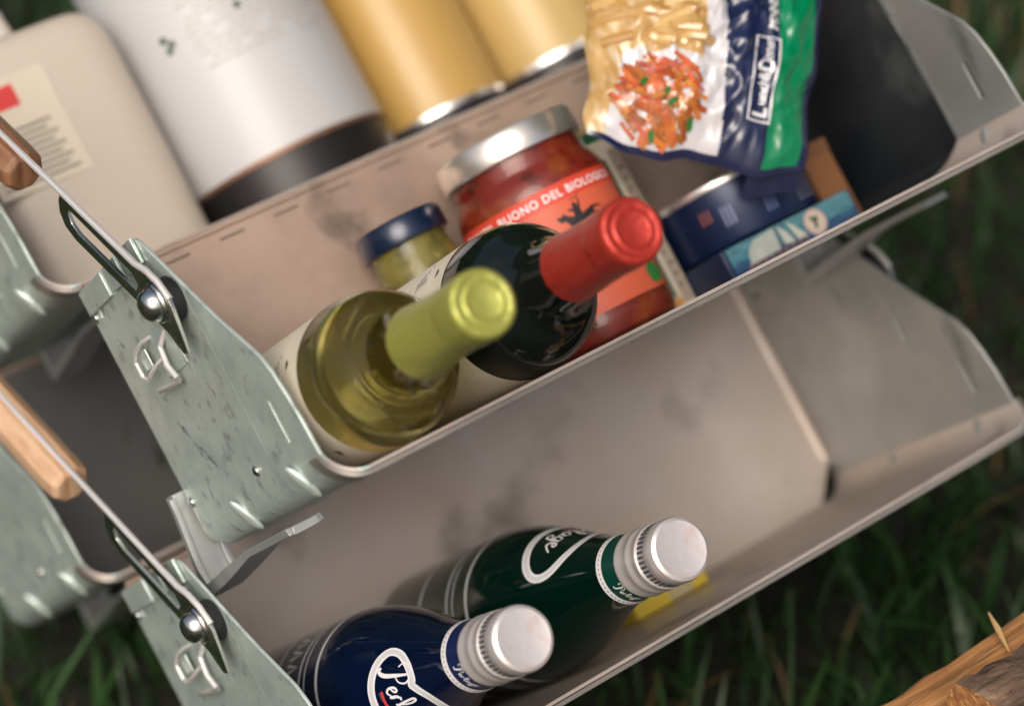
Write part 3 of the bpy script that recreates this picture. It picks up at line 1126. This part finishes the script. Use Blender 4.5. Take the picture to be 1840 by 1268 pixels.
def tomato_jar():
    root = put('sauce_jar', 234.5, 0.6, 45.5, 'glass jar of tomato sauce with silver lid and red label', 'jar')
    prof = [(38, 0.3), (41, 2), (42.5, 6), (42.8, 12), (42.8, 88), (42.2, 93), (39.8, 98), (37.4, 101), (37.0, 104), (37.6, 106), (37.0, 108), (37.4, 110), (36.8, 114)]
    MB().lathe([(0, 1.5), (30, 1.5)] + prof, 64).build('glass_body', CLEAR, root)
    ins = [(max(r - 1.6, 0), h + (2 if h < 10 else 0)) for r, h in prof]
    MB().lathe([(0, 3)] + ins + [(0, 113)], 64).build('tomato_sauce', mat('tomato_sauce', (0.26, 0.020, 0.008), 0, 0.4, mix=((0.42, 0.12, 0.018), 45, 0.5, 0.72, U1, 8), mix2=((0.06, 0.010, 0.004), 70, 0.58, 0.75, U1, 6)), root)
    lid = [(37.2, 110.5), (40.2, 110.8), (40.6, 112), (40.4, 123), (39.2, 125.2), (36, 126), (33, 125.2), (0, 125.2)]
    MB().lathe(lid, 64).build('lid', mat('silver_lid', (0.78, 0.74, 0.68), 0.85, 0.28, mix=((0.72, 0.58, 0.42), 12, 0.5, 0.7, U1, 3)), root)
    # label
    rl = 43.05

    def arc(mb, h0, h1, r, a0, a1, n=48):
        vs = []
        for h in (h0, h1):
            for i in range(n + 1):
                a = a0 + (a1 - a0) * i / n
                vs.append((r * math.cos(a), r * math.sin(a), h))
        mb.add(vs, [(i, i + 1, n + 2 + i, n + 1 + i) for i in range(n)])
        return mb
    a0, a1 = FRONT - 1.9, FRONT + 1.55
    lb = arc(MB(), 16, 78, rl, a0, a1).build('paper_label', mat('orange_label', (0.62, 0.115, 0.055), 0, 0.5), root)
    arc(MB(), 78.02, 87.5, rl + 0.02, a0, a1).build('label_band', mat('red_label_band', (0.62, 0.055, 0.025), 0, 0.5), lb)
    mb = MB()
    rf = lambda h: rl
    for txt, ph, h, sz in (('IL BUONO DEL BIOLOGICO', FRONT - 0.24, 80.2, 6.2), ('ISPANO', FRONT - 1.5, 80.2, 6.2)):
        v, f = text2d(txt, sz, 0, bold=0.10, spacing=1.12)
        v, f = fine(v, f, 2.5)
        mb.add(wrap(v, rf, ph, h, 0.22), f)
    mb.build('band_text', WHITEP, lb)
    mb = MB()
    v, f = text2d('alce nero', 9.5, 0.12)
    v, f = fine(v, f, 2.5)
    mb.add(wrap(v, rf, FRONT - 0.08, 47, 0.22), f)
    # leaping horse and rider
    horse = [(-11.5, 5.0), (-13.2, 7.6), (-12.4, 8.4), (-10.2, 8.0), (-9.0, 9.2), (-8.2, 8.2), (-6.4, 6.6), (-4, 5.6), (1, 5.4), (5, 6.4), (8, 7.2), (12, 6.8), (15.5, 4.6), (11, 5.6), (8.4, 5.2), (8.8, 3.4), (11.6, 1.8), (14.6, 0.4), (11.8, 0.4), (7.8, 1.6), (5.2, 1.6), (2, 0.8), (-2, 0.6), (-4.4, -1.6), (-7.4, -4.4), (-10.5, -7.2), (-11.8, -8.4), (-10.6, -5.4), (-7.6, -1.8), (-10.5, -3.0), (-12.6, -5.8), (-12.8, -4.0), (-10, -0.8), (-7.6, 1.2), (-8.4, 3.4), (-9.4, 5.2)]
    rider = [(-3.6, 5.2), (-3.2, 8), (-5.8, 9.4), (-5.2, 10.2), (-2.6, 9.4), (-2.4, 11.6), (-1.2, 12.8), (0.2, 11.6), (0.2, 9.8), (2.4, 13.6), (3.0, 13.2), (1.4, 8.6), (1.2, 5.4)]
    for poly in (horse, rider):
        v, f = shape2d([poly], 0)
        v, f = fine(v, f, 3)
        mb.add(wrap(v, rf, FRONT - 0.08, 62.0, 0.22), f)
    v, f = ribbon([(-2.5, 14.6), (1.5, 14.2), (4.5, 16.4)], [0.3, 0.7, 0.2])
    mb.add(wrap(v, rf, FRONT - 0.08, 62.0, 0.22), f)
    mb.build('rider_emblem', BLACKP, lb)
    mb = MB()
    v, f = ribbon([(-22, 0), (-6, 0)], 7)
    v, f = fine(v, f, 3)
    mb.add(wrap(v, rf, FRONT - 0.75, 66, 0.2), f)
    mb.build('label_patch', WHITEP, lb)
    mb = MB()
    for cx, cy, rx, ry in ((0, 0, 5, 6), (7, -1, 4, 5), (3, 6, 3.5, 4.5)):
        n = 16
        vs = [(cx + rx * math.cos(2 * math.pi * i / n), cy + ry * math.sin(2 * math.pi * i / n), 0) for i in range(n)]
        mb.add(wrap(vs, rf, FRONT + 0.55, 24, 0.24), [tuple(range(n))])
    mb.build('basil_print', mat('leaf_print', (0.03, 0.22, 0.04), 0, 0.5), lb)


def pesto_jar():
    root = put('pesto_jar', 164.5, 0.6, 27, 'small jar of green pesto with dark blue lid', 'jar')
    prof = [(21, 0.3), (24, 2), (25, 6), (25, 66), (24.4, 78), (22.4, 88), (21.2, 93), (21.6, 96), (21, 99)]
    MB().lathe([(0, 1.5), (15, 1.5)] + prof, 48).build('glass_body', CLEAR, root)
    MB().lathe([(0, 3)] + [(r - 1.5, h + (2 if h < 7 else 0)) for r, h in prof] + [(0, 98)], 48).build('pesto', mat('pesto', (0.30, 0.25, 0.05), 0, 0.5, mix=((0.09, 0.09, 0.015), 55, 0.45, 0.65, U1, 8), mix2=((0.55, 0.50, 0.22), 120, 0.6, 0.72, U1, 5)), root)
    MB().lathe([(21.2, 97), (24.6, 97.2), (25, 98.4), (24.8, 108.4), (23.6, 110.6), (20, 111.2), (0, 110.6)], 48).build('lid', mat('blue_lid', (0.006, 0.016, 0.045), 0.2, 0.28, coat=0.4), root)


tomato_jar()
pesto_jar()


# ------------------------------------------------------------------ cartons
def cracker_box():
    root = put('cracker_box', 278.8, 0.6, 2.2, 'slim cream carton with dark green stripe beside the tomato jar', 'carton')
    cream = (0.55, 0.50, 0.40)
    B = MB()
    B.box(0, 18.5, -44, 0, 0, 113)
    B.build('box_body', mat('cream_card', cream, 0, 0.7, mix=((0.40, 0.34, 0.26), 25, 0.45, 0.75, U1, 6)), root, bevel=1.2)
    p = MB()
    p.box(1.5, 7.5, -44.4, -44.05, 8, 92, col=(0.012, 0.07, 0.04))
    p.box(0.8, 17.6, -44.4, -44.05, 103, 109, col=(0.015, 0.09, 0.045))
    p.box(11, 17.6, -44.4, -44.05, 3, 96, col=(0.30, 0.25, 0.20))
    p.box(0.8, 17.6, -44.45, -44.05, 109.4, 112.4, col=(0.50, 0.30, 0.10))
    p.box(1.5, 10, -44.4, -44.05, 2, 7, col=(0.55, 0.28, 0.08))
    for k in range(12):
        p.box(12, 14.5 + (k * 7 % 3), -44.6, -44.42, 12 + k * 6.5, 14 + k * 6.5, col=(0.17, 0.14, 0.12))
    p.build('box_print', PRINT, root, smooth=False)


def tin_box():
    root = put('fish_carton', 297.5, 0.6, 2.2, 'flat navy carton with cyan sailing ship picture under the round tin', 'carton')
    MB().box(0, 94, -84, 0, 0, 17).build('box_body', mat('navy_card', (0.006, 0.014, 0.045), 0, 0.45, mix=((0.012, 0.026, 0.070), 18, 0.4, 0.7, U1, 6)), root, bevel=1.0)
    p = MB()
    y = -84.3

    def rect(x0, x1, z0, z1, c, d=0.0):
        p.add([(x0, y - d, z0), (x1, y - d, z0), (x1, y - d, z1), (x0, y - d, z1)], [(0, 1, 2, 3)], c)

    def poly(pts_, c, d):
        p.add([(a, y - d, b) for a, b in pts_], [tuple(range(len(pts_)))], c)
    n, m_ = 14, 30
    for i in range(n):                     # picture: sea to sky, unevenly printed
        t = i / n
        for k in range(m_):
            x0, x1 = 3 + 89 * k / m_, 3 + 89 * (k + 1) / m_
            q = 0.75 + 0.5 * noise.noise(Vector((k * 0.35, i * 0.8, 2)))
            c = (0.02 + 0.03 * t, 0.06 + 0.16 * t, 0.16 + 0.14 * t) if t < 0.35 + 0.15 * noise.noise(Vector((k * 0.3, 0, 5))) else (0.05 + 0.05 * t, 0.19 + 0.08 * t, 0.27 + 0.05 * t)
            rect(x0, x1, 0.6 + 16 * t, 0.6 + 16 * (i + 1) / n, tuple(a_ * q for a_ in c))
    poly([(14, 3), (36, 4), (37, 16), (30, 15.6), (22, 15), (16, 10)], (0.34, 0.38, 0.35), 0.05)
    poly([(18, 4), (26, 4.4), (25, 10), (20, 9)], (0.40, 0.43, 0.40), 0.07)
    poly([(40, 5), (47, 4), (44, 11), (39.6, 16)], (0.42, 0.44, 0.40), 0.05)
    poly([(49, 4), (56, 4), (51, 11), (46.5, 16)], (0.44, 0.45, 0.39), 0.05)
    poly([(37.5, 2), (38.4, 2), (38.0, 16.4), (37.4, 16.4)], (0.08, 0.06, 0.04), 0.08)
    for k in range(26):
        x = 11 + k * 1.7
        poly([(x, 1.4), (x + 1.5, 1.5), (x + 1.2, 3.0 + (k * 5 % 3) * 0.7), (x + 0.2, 2.8)], (0.28, 0.12, 0.04) if k % 3 == 1 else (0.07, 0.05, 0.05), 0.08)
    N = 28
    poly([(64 + 7.4 * math.cos(2 * math.pi * i / N), 8.6 + 7.4 * math.sin(2 * math.pi * i / N)) for i in range(N)], (0.46, 0.36, 0.31), 0.1)
    poly([(64 + 5.5 * math.cos(2 * math.pi * i / N), 8.6 + 5.5 * math.sin(2 * math.pi * i / N)) for i in range(N)], (0.52, 0.44, 0.37), 0.14)
    poly([(62, 4.8), (64.5, 5.6), (65, 8.4), (67, 10), (65.4, 12), (63.4, 11.2), (62.4, 13), (60.8, 11.4), (62.8, 8.8)], (0.05, 0.07, 0.05), 0.18)
    p.build('box_print', PRINT, root, smooth=False)
    # the round tin
    rt_ = put('food_tin', 345, 18.2, 47, 'dark navy round tin with silver rim lying under the pasta bag', 'tin')
    r_ = 44.0
    MB().lathe([(0, 0.3), (r_ - 2, 0.3), (r_ - 0.6, 1.4), (r_, 2.4), (r_, 31.6), (r_ - 0.6, 32.4), (r_ - 4, 32.6), (0, 32.4)], 72).build('tin_body', mat('navy_tin', (0.006, 0.014, 0.05), 0.2, 0.32, mix=((0.010, 0.026, 0.09), 16, 0.4, 0.7, U1, 4)), rt_)
    MB().lathe([(r_ - 0.2, 31.6), (r_ + 1.4, 31.8), (r_ + 1.9, 33.4), (r_ + 1.4, 35.4), (r_ - 0.4, 35.8), (r_ - 2.2, 35.0), (r_ - 2.6, 32.8)], 72).build('tin_rim', mat('silver_foil', (0.75, 0.73, 0.70), 0.85, 0.3), rt_)
    tp = MB()
    rfx = lambda h_: r_
    for k in range(7):
        x = -6.0
        while x < 22:
            l_ = 2.0 + 4.5 * rng.random()
            v, f = ribbon([(x, 0), (x + l_, 0)], 1.2)
            tp.add(wrap(v, rfx, FRONT + 0.42, 6 + k * 2.9, 0.2), f, (0.20, 0.20, 0.27))
            x += l_ + 0.9
    for x, h_, w_, c_ in ((-20, 7, 11, (0.10, 0.13, 0.30)), (-26, 18, 9, (0.13, 0.16, 0.32)), (-44, 10, 12, (0.12, 0.14, 0.28)), (-56, 16, 8, (0.20, 0.06, 0.05))):
        for q in range(3):
            v, f = ribbon([(x + q * 2.6, 0), (x + q * 2.6 + 0.4, w_ * 0.9)], 1.2)
            tp.add(wrap(v, rfx, FRONT + 0.25, h_, 0.2), f, c_)
    tp.build('tin_print', PRINT, rt_, smooth=False)


def brown_box():
    root = put('brown_carton', 394, 0.6, 20, 'small orange brown carton standing beside the round tin', 'carton')
    MB().box(0, 20, -38, 0, 0, 50).build('box_body', mat('kraft_card', (0.20, 0.085, 0.03), 0, 0.7), root, bevel=0.8)
    MB().box(-0.3, 20.3, -38.4, 0.2, 43, 50.4).build('box_flap', mat('kraft_card_flap', (0.17, 0.075, 0.03), 0, 0.7), root, bevel=0.5)


cracker_box()
tin_box()
brown_box()


# ------------------------------------------------------------------ pasta bag
def pasta_bag():
    c00, c10, c11, c01 = Vector((254, 105, 95)), Vector((347, 35, 118)), Vector((424, 134, 128)), Vector((306, 188, 92))
    base = W(300, 62, 70)
    root = empty('pasta_bag', base, (TILT, 0, 0), 'plump bag of penne pasta with green stripe and printed dish', 'bag')
    off = Vector((300, 62, 70))
    nrm = (c10 - c00).cross(c01 - c00).normalized()
    if nrm.z < 0:
        nrm = -nrm

    def surf(u, v, e=0.0, back=False):
        p = (c00 * (1 - u) * (1 - v) + c10 * u * (1 - v) + c11 * u * v + c01 * (1 - u) * v)
        uu, vv = max(0, min(1, u)), max(0, min(1, v))
        bulge = (max(0, 4 * uu * (1 - uu)) ** 0.6) * (max(0, 1 - abs(2 * vv - 1) ** 3) ** 0.8)
        q = Vector((u * 4.2, v * 4.0, 0.3 if not back else 7))
        wr = noise.noise(q * 1.3) * 6 + noise.noise(Vector((u * 15, v * 4, 2))) * 3.4 + abs(noise.noise(Vector((u * 8 + v * 3, v * 7 - u * 4, 5)))) * -7.0 + abs(noise.noise(Vector((u * 22 - v * 6, v * 9 + u * 5, 8)))) * -3.0
        edge = noise.noise(Vector((u * 3, v * 3, 9))) * 3
        sag = -9 * math.sin(math.pi * uu) * (1 - vv) ** 3
        h = (23 * bulge + wr * bulge + e) if not back else (-24 * bulge)
        d = (c01 - c00).normalized() * (sag + edge * 1.5 + 2.2 * noise.noise(Vector((u * 9, 4.4, v * 2))) * (1 - vv)) + (c10 - c00).normalized() * (4.0 * noise.noise(Vector((u * 2, v * 5, 11))) * (2 * u - 1))
        return p + d + nrm * h - off

    NU, NV = 110, 80
    navy = (0.010, 0.016, 0.060)
    green = (0.0, 0.20, 0.08)
    white = (0.60, 0.585, 0.61)

    def colour(u, v):
        j = 0.012 * noise.noise(Vector((u * 9, v * 9, 1)))
        if v < 0.022 or u + j > 0.955:
            return navy
        if u > 0.78 + j * 0.4:
            return green
        if u + 0.05 * (v - 0.4) > 0.565:
            return navy
        if u > 0.46:
            return white
        arch = 0.46 - 1.9 * (u - 0.27) ** 2 + 2 * j
        if v < arch and u > 0.075 + 0.10 * v:
            return white
        t = noise.noise(Vector((u * 16, v * 5, 3))) * 0.5 + 0.5
        t2 = max(0.0, noise.noise(Vector((u * 30 + v * 9, v * 12, 6))))
        a = Vector((0.38, 0.19, 0.04)).lerp(Vector((0.60, 0.40, 0.15)), t).lerp(Vector((0.75, 0.66, 0.48)), t2)
        return tuple(a)

    for back in (False, True):
        mb = MB()
        vs = [surf(i / NU, j / NV, 0, back) for j in range(NV + 1) for i in range(NU + 1)]
        for j in range(NV):
            for i in range(NU):
                a = j * (NU + 1) + i
                u, v = (i + 0.5) / NU, (j + 0.5) / NV
                mb.add([], [], None)
                mb.f.append((a, a + 1, a + NU + 2, a + NU + 1))
                mb.c.append(colour(u, v) if not back else navy)
        mb.v = [tuple(p) for p in vs]
        mb.has = True
        o = mb.build('film_front' if not back else 'film_back', FILM, root, ang=80)
        if not back:
            front = o
    # penne showing through the window
    r = random.Random(5)
    mb = MB()
    for k in range(40):
        u, v = r.uniform(0.06, 0.44), r.uniform(0.50, 0.97)
        a = r.uniform(-0.7, 0.5)
        L2 = r.uniform(0.05, 0.085)
        du, dv = math.cos(a) * L2, math.sin(a) * L2
        pts = [surf(u + du * t, v + dv * t, 0.3) for t in (-1, -0.5, 0, 0.5, 1)]
        c = Vector((0.42, 0.21, 0.045)).lerp(Vector((0.64, 0.43, 0.17)), r.random())
        mb.tube([p_ - nrm * 1.2 for p_ in pts], 3.2, 8, col=tuple(c))
    mb.build('penne', FILM, front)
    # printed dish
    mb = MB()
    for k in range(170):
        th, rr_ = r.uniform(0, 2 * math.pi), math.sqrt(r.random())
        u, v = 0.285 + 0.175 * rr_ * math.cos(th), 0.215 + 0.205 * rr_ * math.sin(th)
        if v < 0.05:
            v = 0.05 + r.random() * 0.05
        a = r.gauss(-0.75, 0.45)
        L2 = r.uniform(0.030, 0.056)
        lit = 0.30 + 0.55 * r.random() ** 0.8
        c = (0.80 * lit, 0.22 * lit * r.uniform(0.55, 1.5), 0.05 * lit)
        pts = [(u + math.cos(a) * L2 * t, v + math.sin(a) * L2 * t) for t in (-1, -0.5, 0, 0.5, 1)]
        wdt = r.uniform(0.017, 0.027)
        v2, f2 = ribbon(pts, wdt)
        mb.add([surf(p[0], p[1], 0.35 + k * 0.006) for p in v2], f2, c)
    for (u, v) in ((0.205, 0.30), (0.30, 0.235), (0.43, 0.10), (0.27, 0.065), (0.335, 0.19)):
        n = 10
        ang = r.uniform(0, 3)
        pv = []
        for i in range(n):
            t = 2 * math.pi * i / n
            x, y_ = 0.026 * math.cos(t), 0.015 * math.sin(t)
            pv.append(surf(u + x * math.cos(ang) - y_ * math.sin(ang), v + x * math.sin(ang) + y_ * math.cos(ang), 1.4))
        mb.add(pv, [tuple(range(n))], (0.03, 0.15, 0.02))
    mb.build('printed_dish', FILM, front)
    # lettering reads up the bag
    mb = MB()

    def lett(txt, u, v, size, shear=0.0, bold=0.0):
        vv, ff = text2d(txt, size * 0.93, shear, 'LEFT', bold)
        vv, ff = fine(vv, ff, 0.02)
        mb.add([surf(u - p[1], v + p[0] * 0.86, 0.6) for p in vv], ff, (0.78, 0.78, 0.80))
    lett('PENNE RIGATE', 0.772, 0.575, 0.062, 0, 0.002)
    lett('AR', 0.60, 0.835, 0.055, 0, 0.002)
    lett('L', 0.762, 0.19, 0.095, 0, 0.003)
    lett('unch', 0.755, 0.235, 0.068, 0, 0.001)
    lett('&', 0.757, 0.335, 0.075, 0, 0.001)
    lett('D', 0.762, 0.372, 0.10, 0, 0.003)
    lett('inner', 0.755, 0.425, 0.064, 0.3, 0.001)
    fr = [(0.676, 0.172), (0.785, 0.172), (0.785, 0.54), (0.676, 0.54)]
    n = 14
    loop = []
    for i in range(4):
        a, b = fr[i], fr[(i + 1) % 4]
        for k in range(n):
            loop.append((a[0] + (b[0] - a[0]) * k / n, a[1] + (b[1] - a[1]) * k / n))
    inn = [((x - 0.731) * 0.86 + 0.731, (y_ - 0.356) * 0.965 + 0.356) for x, y_ in loop]
    m_ = len(loop)
    mb.add([surf(*p, 0.6) for p in loop] + [surf(*p, 0.6) for p in inn], [(i, (i + 1) % m_, m_ + (i + 1) % m_, m_ + i) for i in range(m_)], (0.74, 0.74, 0.76))
    mb.build('lettering', FILM, front, smooth=False)
    # heat sealed flap below
    mb = MB()
    vs = []
    for j in range(3):
        for i in range(41):
            u = 0.74 + 0.26 * i / 40
            p = surf(u, 0, 0) + (c00 - c01).normalized() * (j * 4.0 - 1) + nrm * (-j * 4.5 + 3.0 * noise.noise(Vector((u * 9, j * 0.6, 4))) - 3)
            vs.append(p)
    mb.add(vs, [(j * 41 + i, j * 41 + i + 1, (j + 1) * 41 + i + 1, (j + 1) * 41 + i) for j in range(2) for i in range(40)], navy)
    mb.build('sealed_flap', FILM, root, ang=80)


pasta_bag()

# ------------------------------------------------------------------ canisters and jug in the rear bin
DARKB = mat('dark_base', (0.02, 0.018, 0.018), 0.3, 0.4)


def canister(L, r, h, basem, bodym, label, lip=None):
    root = put('canister', O_BACK[0] + L, O_BACK[1] + 0.6, O_BACK[2] + r + 2.4, label, 'canister', 'canisters in the rear bin')
    MB().lathe([(0, 0.2), (r - 3, 0.2), (r - 1.2, 1.2), (r - 1.2, basem), (0, basem)], 56).build('base', DARKB, root)
    MB().lathe([(r - 0.6, basem), (r + 0.4, basem + 0.3), (r + 0.4, basem + 3), (r - 0.3, basem + 3.4)], 56).build('seam_ring', lip, root)
    b = MB().lathe([(r, basem + 2.5), (r, h - 10), (r - 2, h - 4), (r - 6, h), (r - 8, h + 1), (0, h + 1)], 56).build('body', bodym, root)
    MB().lathe([(r - 7, h + 0.8), (r - 7, h + 13), (r - 9, h + 15), (0, h + 15)], 56).build('lid', DARKB, root)
    return root, b


CREAM = mat('white_enamel', (0.50, 0.50, 0.505), 0, 0.45, coat=0.2, coat_rough=0.3)
YEL = mat('mustard_enamel', (0.50, 0.31, 0.09), 0, 0.42, coat=0.25, coat_rough=0.25)
YEL2 = mat('pale_mustard_enamel', (0.52, 0.36, 0.13), 0, 0.42, coat=0.25, coat_rough=0.25)
COPPER = mat('copper_rim', (0.22, 0.12, 0.075), 0.5, 0.5)
STEELR = mat('bright_rim', (0.8, 0.78, 0.78), 0.9, 0.25)
rt, bd = canister(208, 67, 190, 28, CREAM, 'large white canister with grey print and dark base', COPPER)
mb = MB()
rr = random.Random(2)
for k in range(11):
    x = -40 + rr.uniform(0, 4)
    while x < 42:
        l_ = rr.uniform(3, 9)
        v, f = ribbon([(x, 0), (x + l_, 0)], 1.7)
        if rr.random() < 0.85:
            mb.add(wrap(v, lambda h_: 67, FRONT - 0.10, 92 + k * 4.4, 0.2), f)
        x += l_ + 1.6
mb.build('printed_text', mat('faded_print', (0.42, 0.40, 0.37), 0, 0.6), bd)
mb = MB()
for marks_ in (((-56, 112), (-53, 115), (-57, 119)), ((-8, 118),)):
    mb = MB()
    for (x, y) in marks_:
        v, f = ribbon([(x - 2, y), (x + 2, y)], 4)
        mb.add(wrap(v, lambda h_: 67, FRONT - 0.05, 0, 0.25), f)
    mb.build('printed_mark', mat('dark_green_print', (0.02, 0.06, 0.03), 0, 0.6), bd)
canister(330, 45.5, 160, 19, YEL, 'mustard yellow canister beside the large white one', STEELR)
canister(425, 45.5, 160, 22, YEL2, 'pale mustard canister next to the pasta bag', STEELR)


def jug():
    root = put('plastic_jug', O_BACK[0] + 76, O_BACK[1] + 0.6, O_BACK[2] + 62, 'cream plastic jug with red mark on its label', 'jug')
    vs = []
    n = 40
    prof = [(0.0, 0.2), (0.90, 0.2), (0.97, 2), (1, 7), (1, 128), (0.985, 140), (0.93, 150), (0.82, 156), (0.5, 160), (0.27, 164), (0.25, 176), (0, 176)]

    def sq(a, k):
        c, s_ = math.cos(a), math.sin(a)
        e = 0.42
        return (58 * k * abs(c) ** e * (1 if c >= 0 else -1), 57 * k * abs(s_) ** e * (1 if s_ >= 0 else -1))
    for k, h in prof:
        for i in range(n):
            x, y = sq(2 * math.pi * i / n, k)
            vs.append((x, y, h))
    fs = [(j * n + i, j * n + (i + 1) % n, (j + 1) * n + (i + 1) % n, (j + 1) * n + i) for j in range(len(prof) - 1) for i in range(n)]
    b = MB().add(vs, fs).build('jug_body', mat('cream_plastic', (0.56, 0.49, 0.41), 0, 0.4, sss=0.2), root, ang=60)
    mb = MB().box(-56, 2, -57.6, -57.1, 66, 132)
    mb.build('jug_label', mat('pale_label', (0.62, 0.55, 0.44), 0, 0.6), b, smooth=False)
    mb = MB().box(-54, -20, -57.9, -57.5, 114, 127)
    mb.build('red_mark', REDP, b, smooth=False)
    mb = MB()
    for k in range(9):
        mb.box(-52, -4 - (k * 5 % 9), -57.9, -57.5, 70 + k * 3.8, 71.6 + k * 3.8)
    mb.build('label_text', mat('dark_grey_print', (0.22, 0.20, 0.17), 0, 0.6), b, smooth=False)
    MB().lathe([(17, 164), (17, 180), (15, 182), (0, 182)], 24).build('cap', mat('white_cap', (0.7, 0.7, 0.68), 0, 0.4), root)


jug()

# small yellow packet in the lower bin
pk = empty('yellow_packet', W(O_LOW[0] + 232, O_LOW[1] + 1.0, O_LOW[2] + 2.2), DROT, 'flat yellow packet lying behind the green water bottle', 'packet')
MB().box(0, 52, -70, 0, 0, 24).build('packet_body', mat('yellow_paper', (0.55, 0.40, 0.04), 0, 0.6), pk, bevel=1.5)
MB().box(24, 40, -70.4, -70.05, 1, 23).build('packet_label', mat('packet_label', (0.42, 0.36, 0.20), 0, 0.6), pk, smooth=False)

# ------------------------------------------------------------------ firewood
WOODF = mat('split_wood', (0.50, 0.24, 0.085), 0, 0.7, mix=((0.23, 0.09, 0.035), 14, 0.40, 0.66, (0.5, 9, 9), 9), mix2=((0.62, 0.36, 0.16), 30, 0.55, 0.7, (0.4, 12, 12), 6), bump=(40, 0.003, (0.3, 6, 6)))
BARK = mat('tree_bark', (0.16, 0.10, 0.065), 0, 0.9, mix=((0.045, 0.028, 0.02), 30, 0.42, 0.6, (0.6, 1, 1), 9), mix2=((0.30, 0.20, 0.13), 60, 0.58, 0.7, U1, 6), bump=(45, 0.012, (0.5, 1, 1)))


def log(loc, rotz, length, section, barks, seed, label, tilt=0.0):
    """section: closed polygon (y,z) in mm, barks: set of edge numbers that carry bark"""
    root = empty('firewood_log', loc, (0, tilt, rotz), label, 'firewood', 'split firewood logs')
    N, K = 60, 5
    sub = []
    mark = []
    m = len(section)
    for i in range(m):
        a, b = Vector(section[i]), Vector(section[(i + 1) % m])
        for k in range(K):
            sub.append(a.lerp(b, k / K))
            mark.append(i in barks)
    n = len(sub)
    vs = []
    for j in range(N + 1):
        x = -length / 2 + length * j / N
        for i, p in enumerate(sub):
            q = Vector((x * 0.012, p.x * 0.05 + seed, p.y * 0.05))
            d = noise.noise(q) * 5 + noise.noise(Vector((x * 0.05, p.x * 0.25 + seed, p.y * 0.25))) * 1.6
            if mark[i]:
                d += noise.noise(Vector((x * 0.10, p.x * 0.16, p.y * 0.16 + seed))) * 4
            c = p.normalized() if p.length > 0 else Vector((0, 1))
            e = p + c * d
            vs.append((x + (noise.noise(Vector((p.x * 0.1, p.y * 0.1, seed + j))) * 3 if j in (0, N) else 0), e.x, e.y))
    W_, B_ = MB(), MB()
    W_.v = list(vs)
    B_.v = list(vs)
    for j in range(N):
        for i in range(n):
            f = (j * n + i, j * n + (i + 1) % n, (j + 1) * n + (i + 1) % n, (j + 1) * n + i)
            (B_ if mark[i] else W_).f.append(f)
    W_.f.append(tuple(range(n)))
    W_.f.append(tuple(N * n + i for i in range(n)))
    for q in (W_, B_):
        q.c = [(1, 1, 1)] * len(q.f)
        used = sorted({i for f in q.f for i in f})
        ix = {u: k for k, u in enumerate(used)}
        q.v = [q.v[u] for u in used]
        q.f = [tuple(ix[i] for i in f) for f in q.f]
    W_.build('split_face', WOODF, root, ang=50)
    B_.build('bark', BARK, root, ang=50)
    return root


gz = GROUND * 1000
secA = [(-44, -62), (36, -62), (52, 10), (48, 56), (32, 60), (-36, -8)]
log((0.330, -0.312, -0.098), 0.02, 420, secA, {3} - {3}, 1.3, 'split orange log with a straw on top, in front of the water bottles')
secB = [(-46, -40), (-10, -58), (20, -40), (42, 4), (30, 44), (-12, 56), (-48, 22)]
log((0.425, -0.342, -0.050), -0.03, 420, secB, {3, 4, 5, 6}, 4.1, 'bark covered log lying beside the split orange one')
secC = [(-60, -50), (60, -50), (66, 10), (20, 52), (-30, 54), (-64, 10)]
log((0.36, -0.300, -0.212), 0.05, 440, secC, {2, 3, 4}, 7.7, 'lower log under the split orange one')
log((0.37, -0.430, -0.212), -0.03, 440, secC, {2, 4, 5}, 9.2, 'lower log under the bark covered one')
st = MB()
st.tube([(0, 0, 0), (-8, -14, 3), (-15, -28, 2)], 1.2, 6, rr=[0.5, 1.7, 0.5])
tag(st.build('straw_splinter', mat('straw', (0.62, 0.40, 0.18), 0, 0.6)), 'pale wood splinter lying across the split orange log', 'splinter').location = (0.292, -0.258, -0.037)

# a grass stalk that has dropped on to the blue bottle
gs = MB()
rs_ = 34.2
gs.tube([(rs_ * math.cos(a_), rs_ * math.sin(a_), h_) for a_, h_ in ((3.02, 158), (3.2, 157), (3.4, 155.5))], 0.8, 6, rr=[0.8, 1.0, 0.6])
so = tag(gs.build('grass_stalk', mat('lime_stalk', (0.34, 0.42, 0.04), 0, 0.5)), 'thin lime green grass stalk lying on the dark blue bottle', 'grass stalk')
so.location = W(O_LOW[0] + 58, O_LOW[1] + 42.4, O_LOW[2] + 2.6)
so.rotation_euler = (TILT + 0.014, 0, 0)
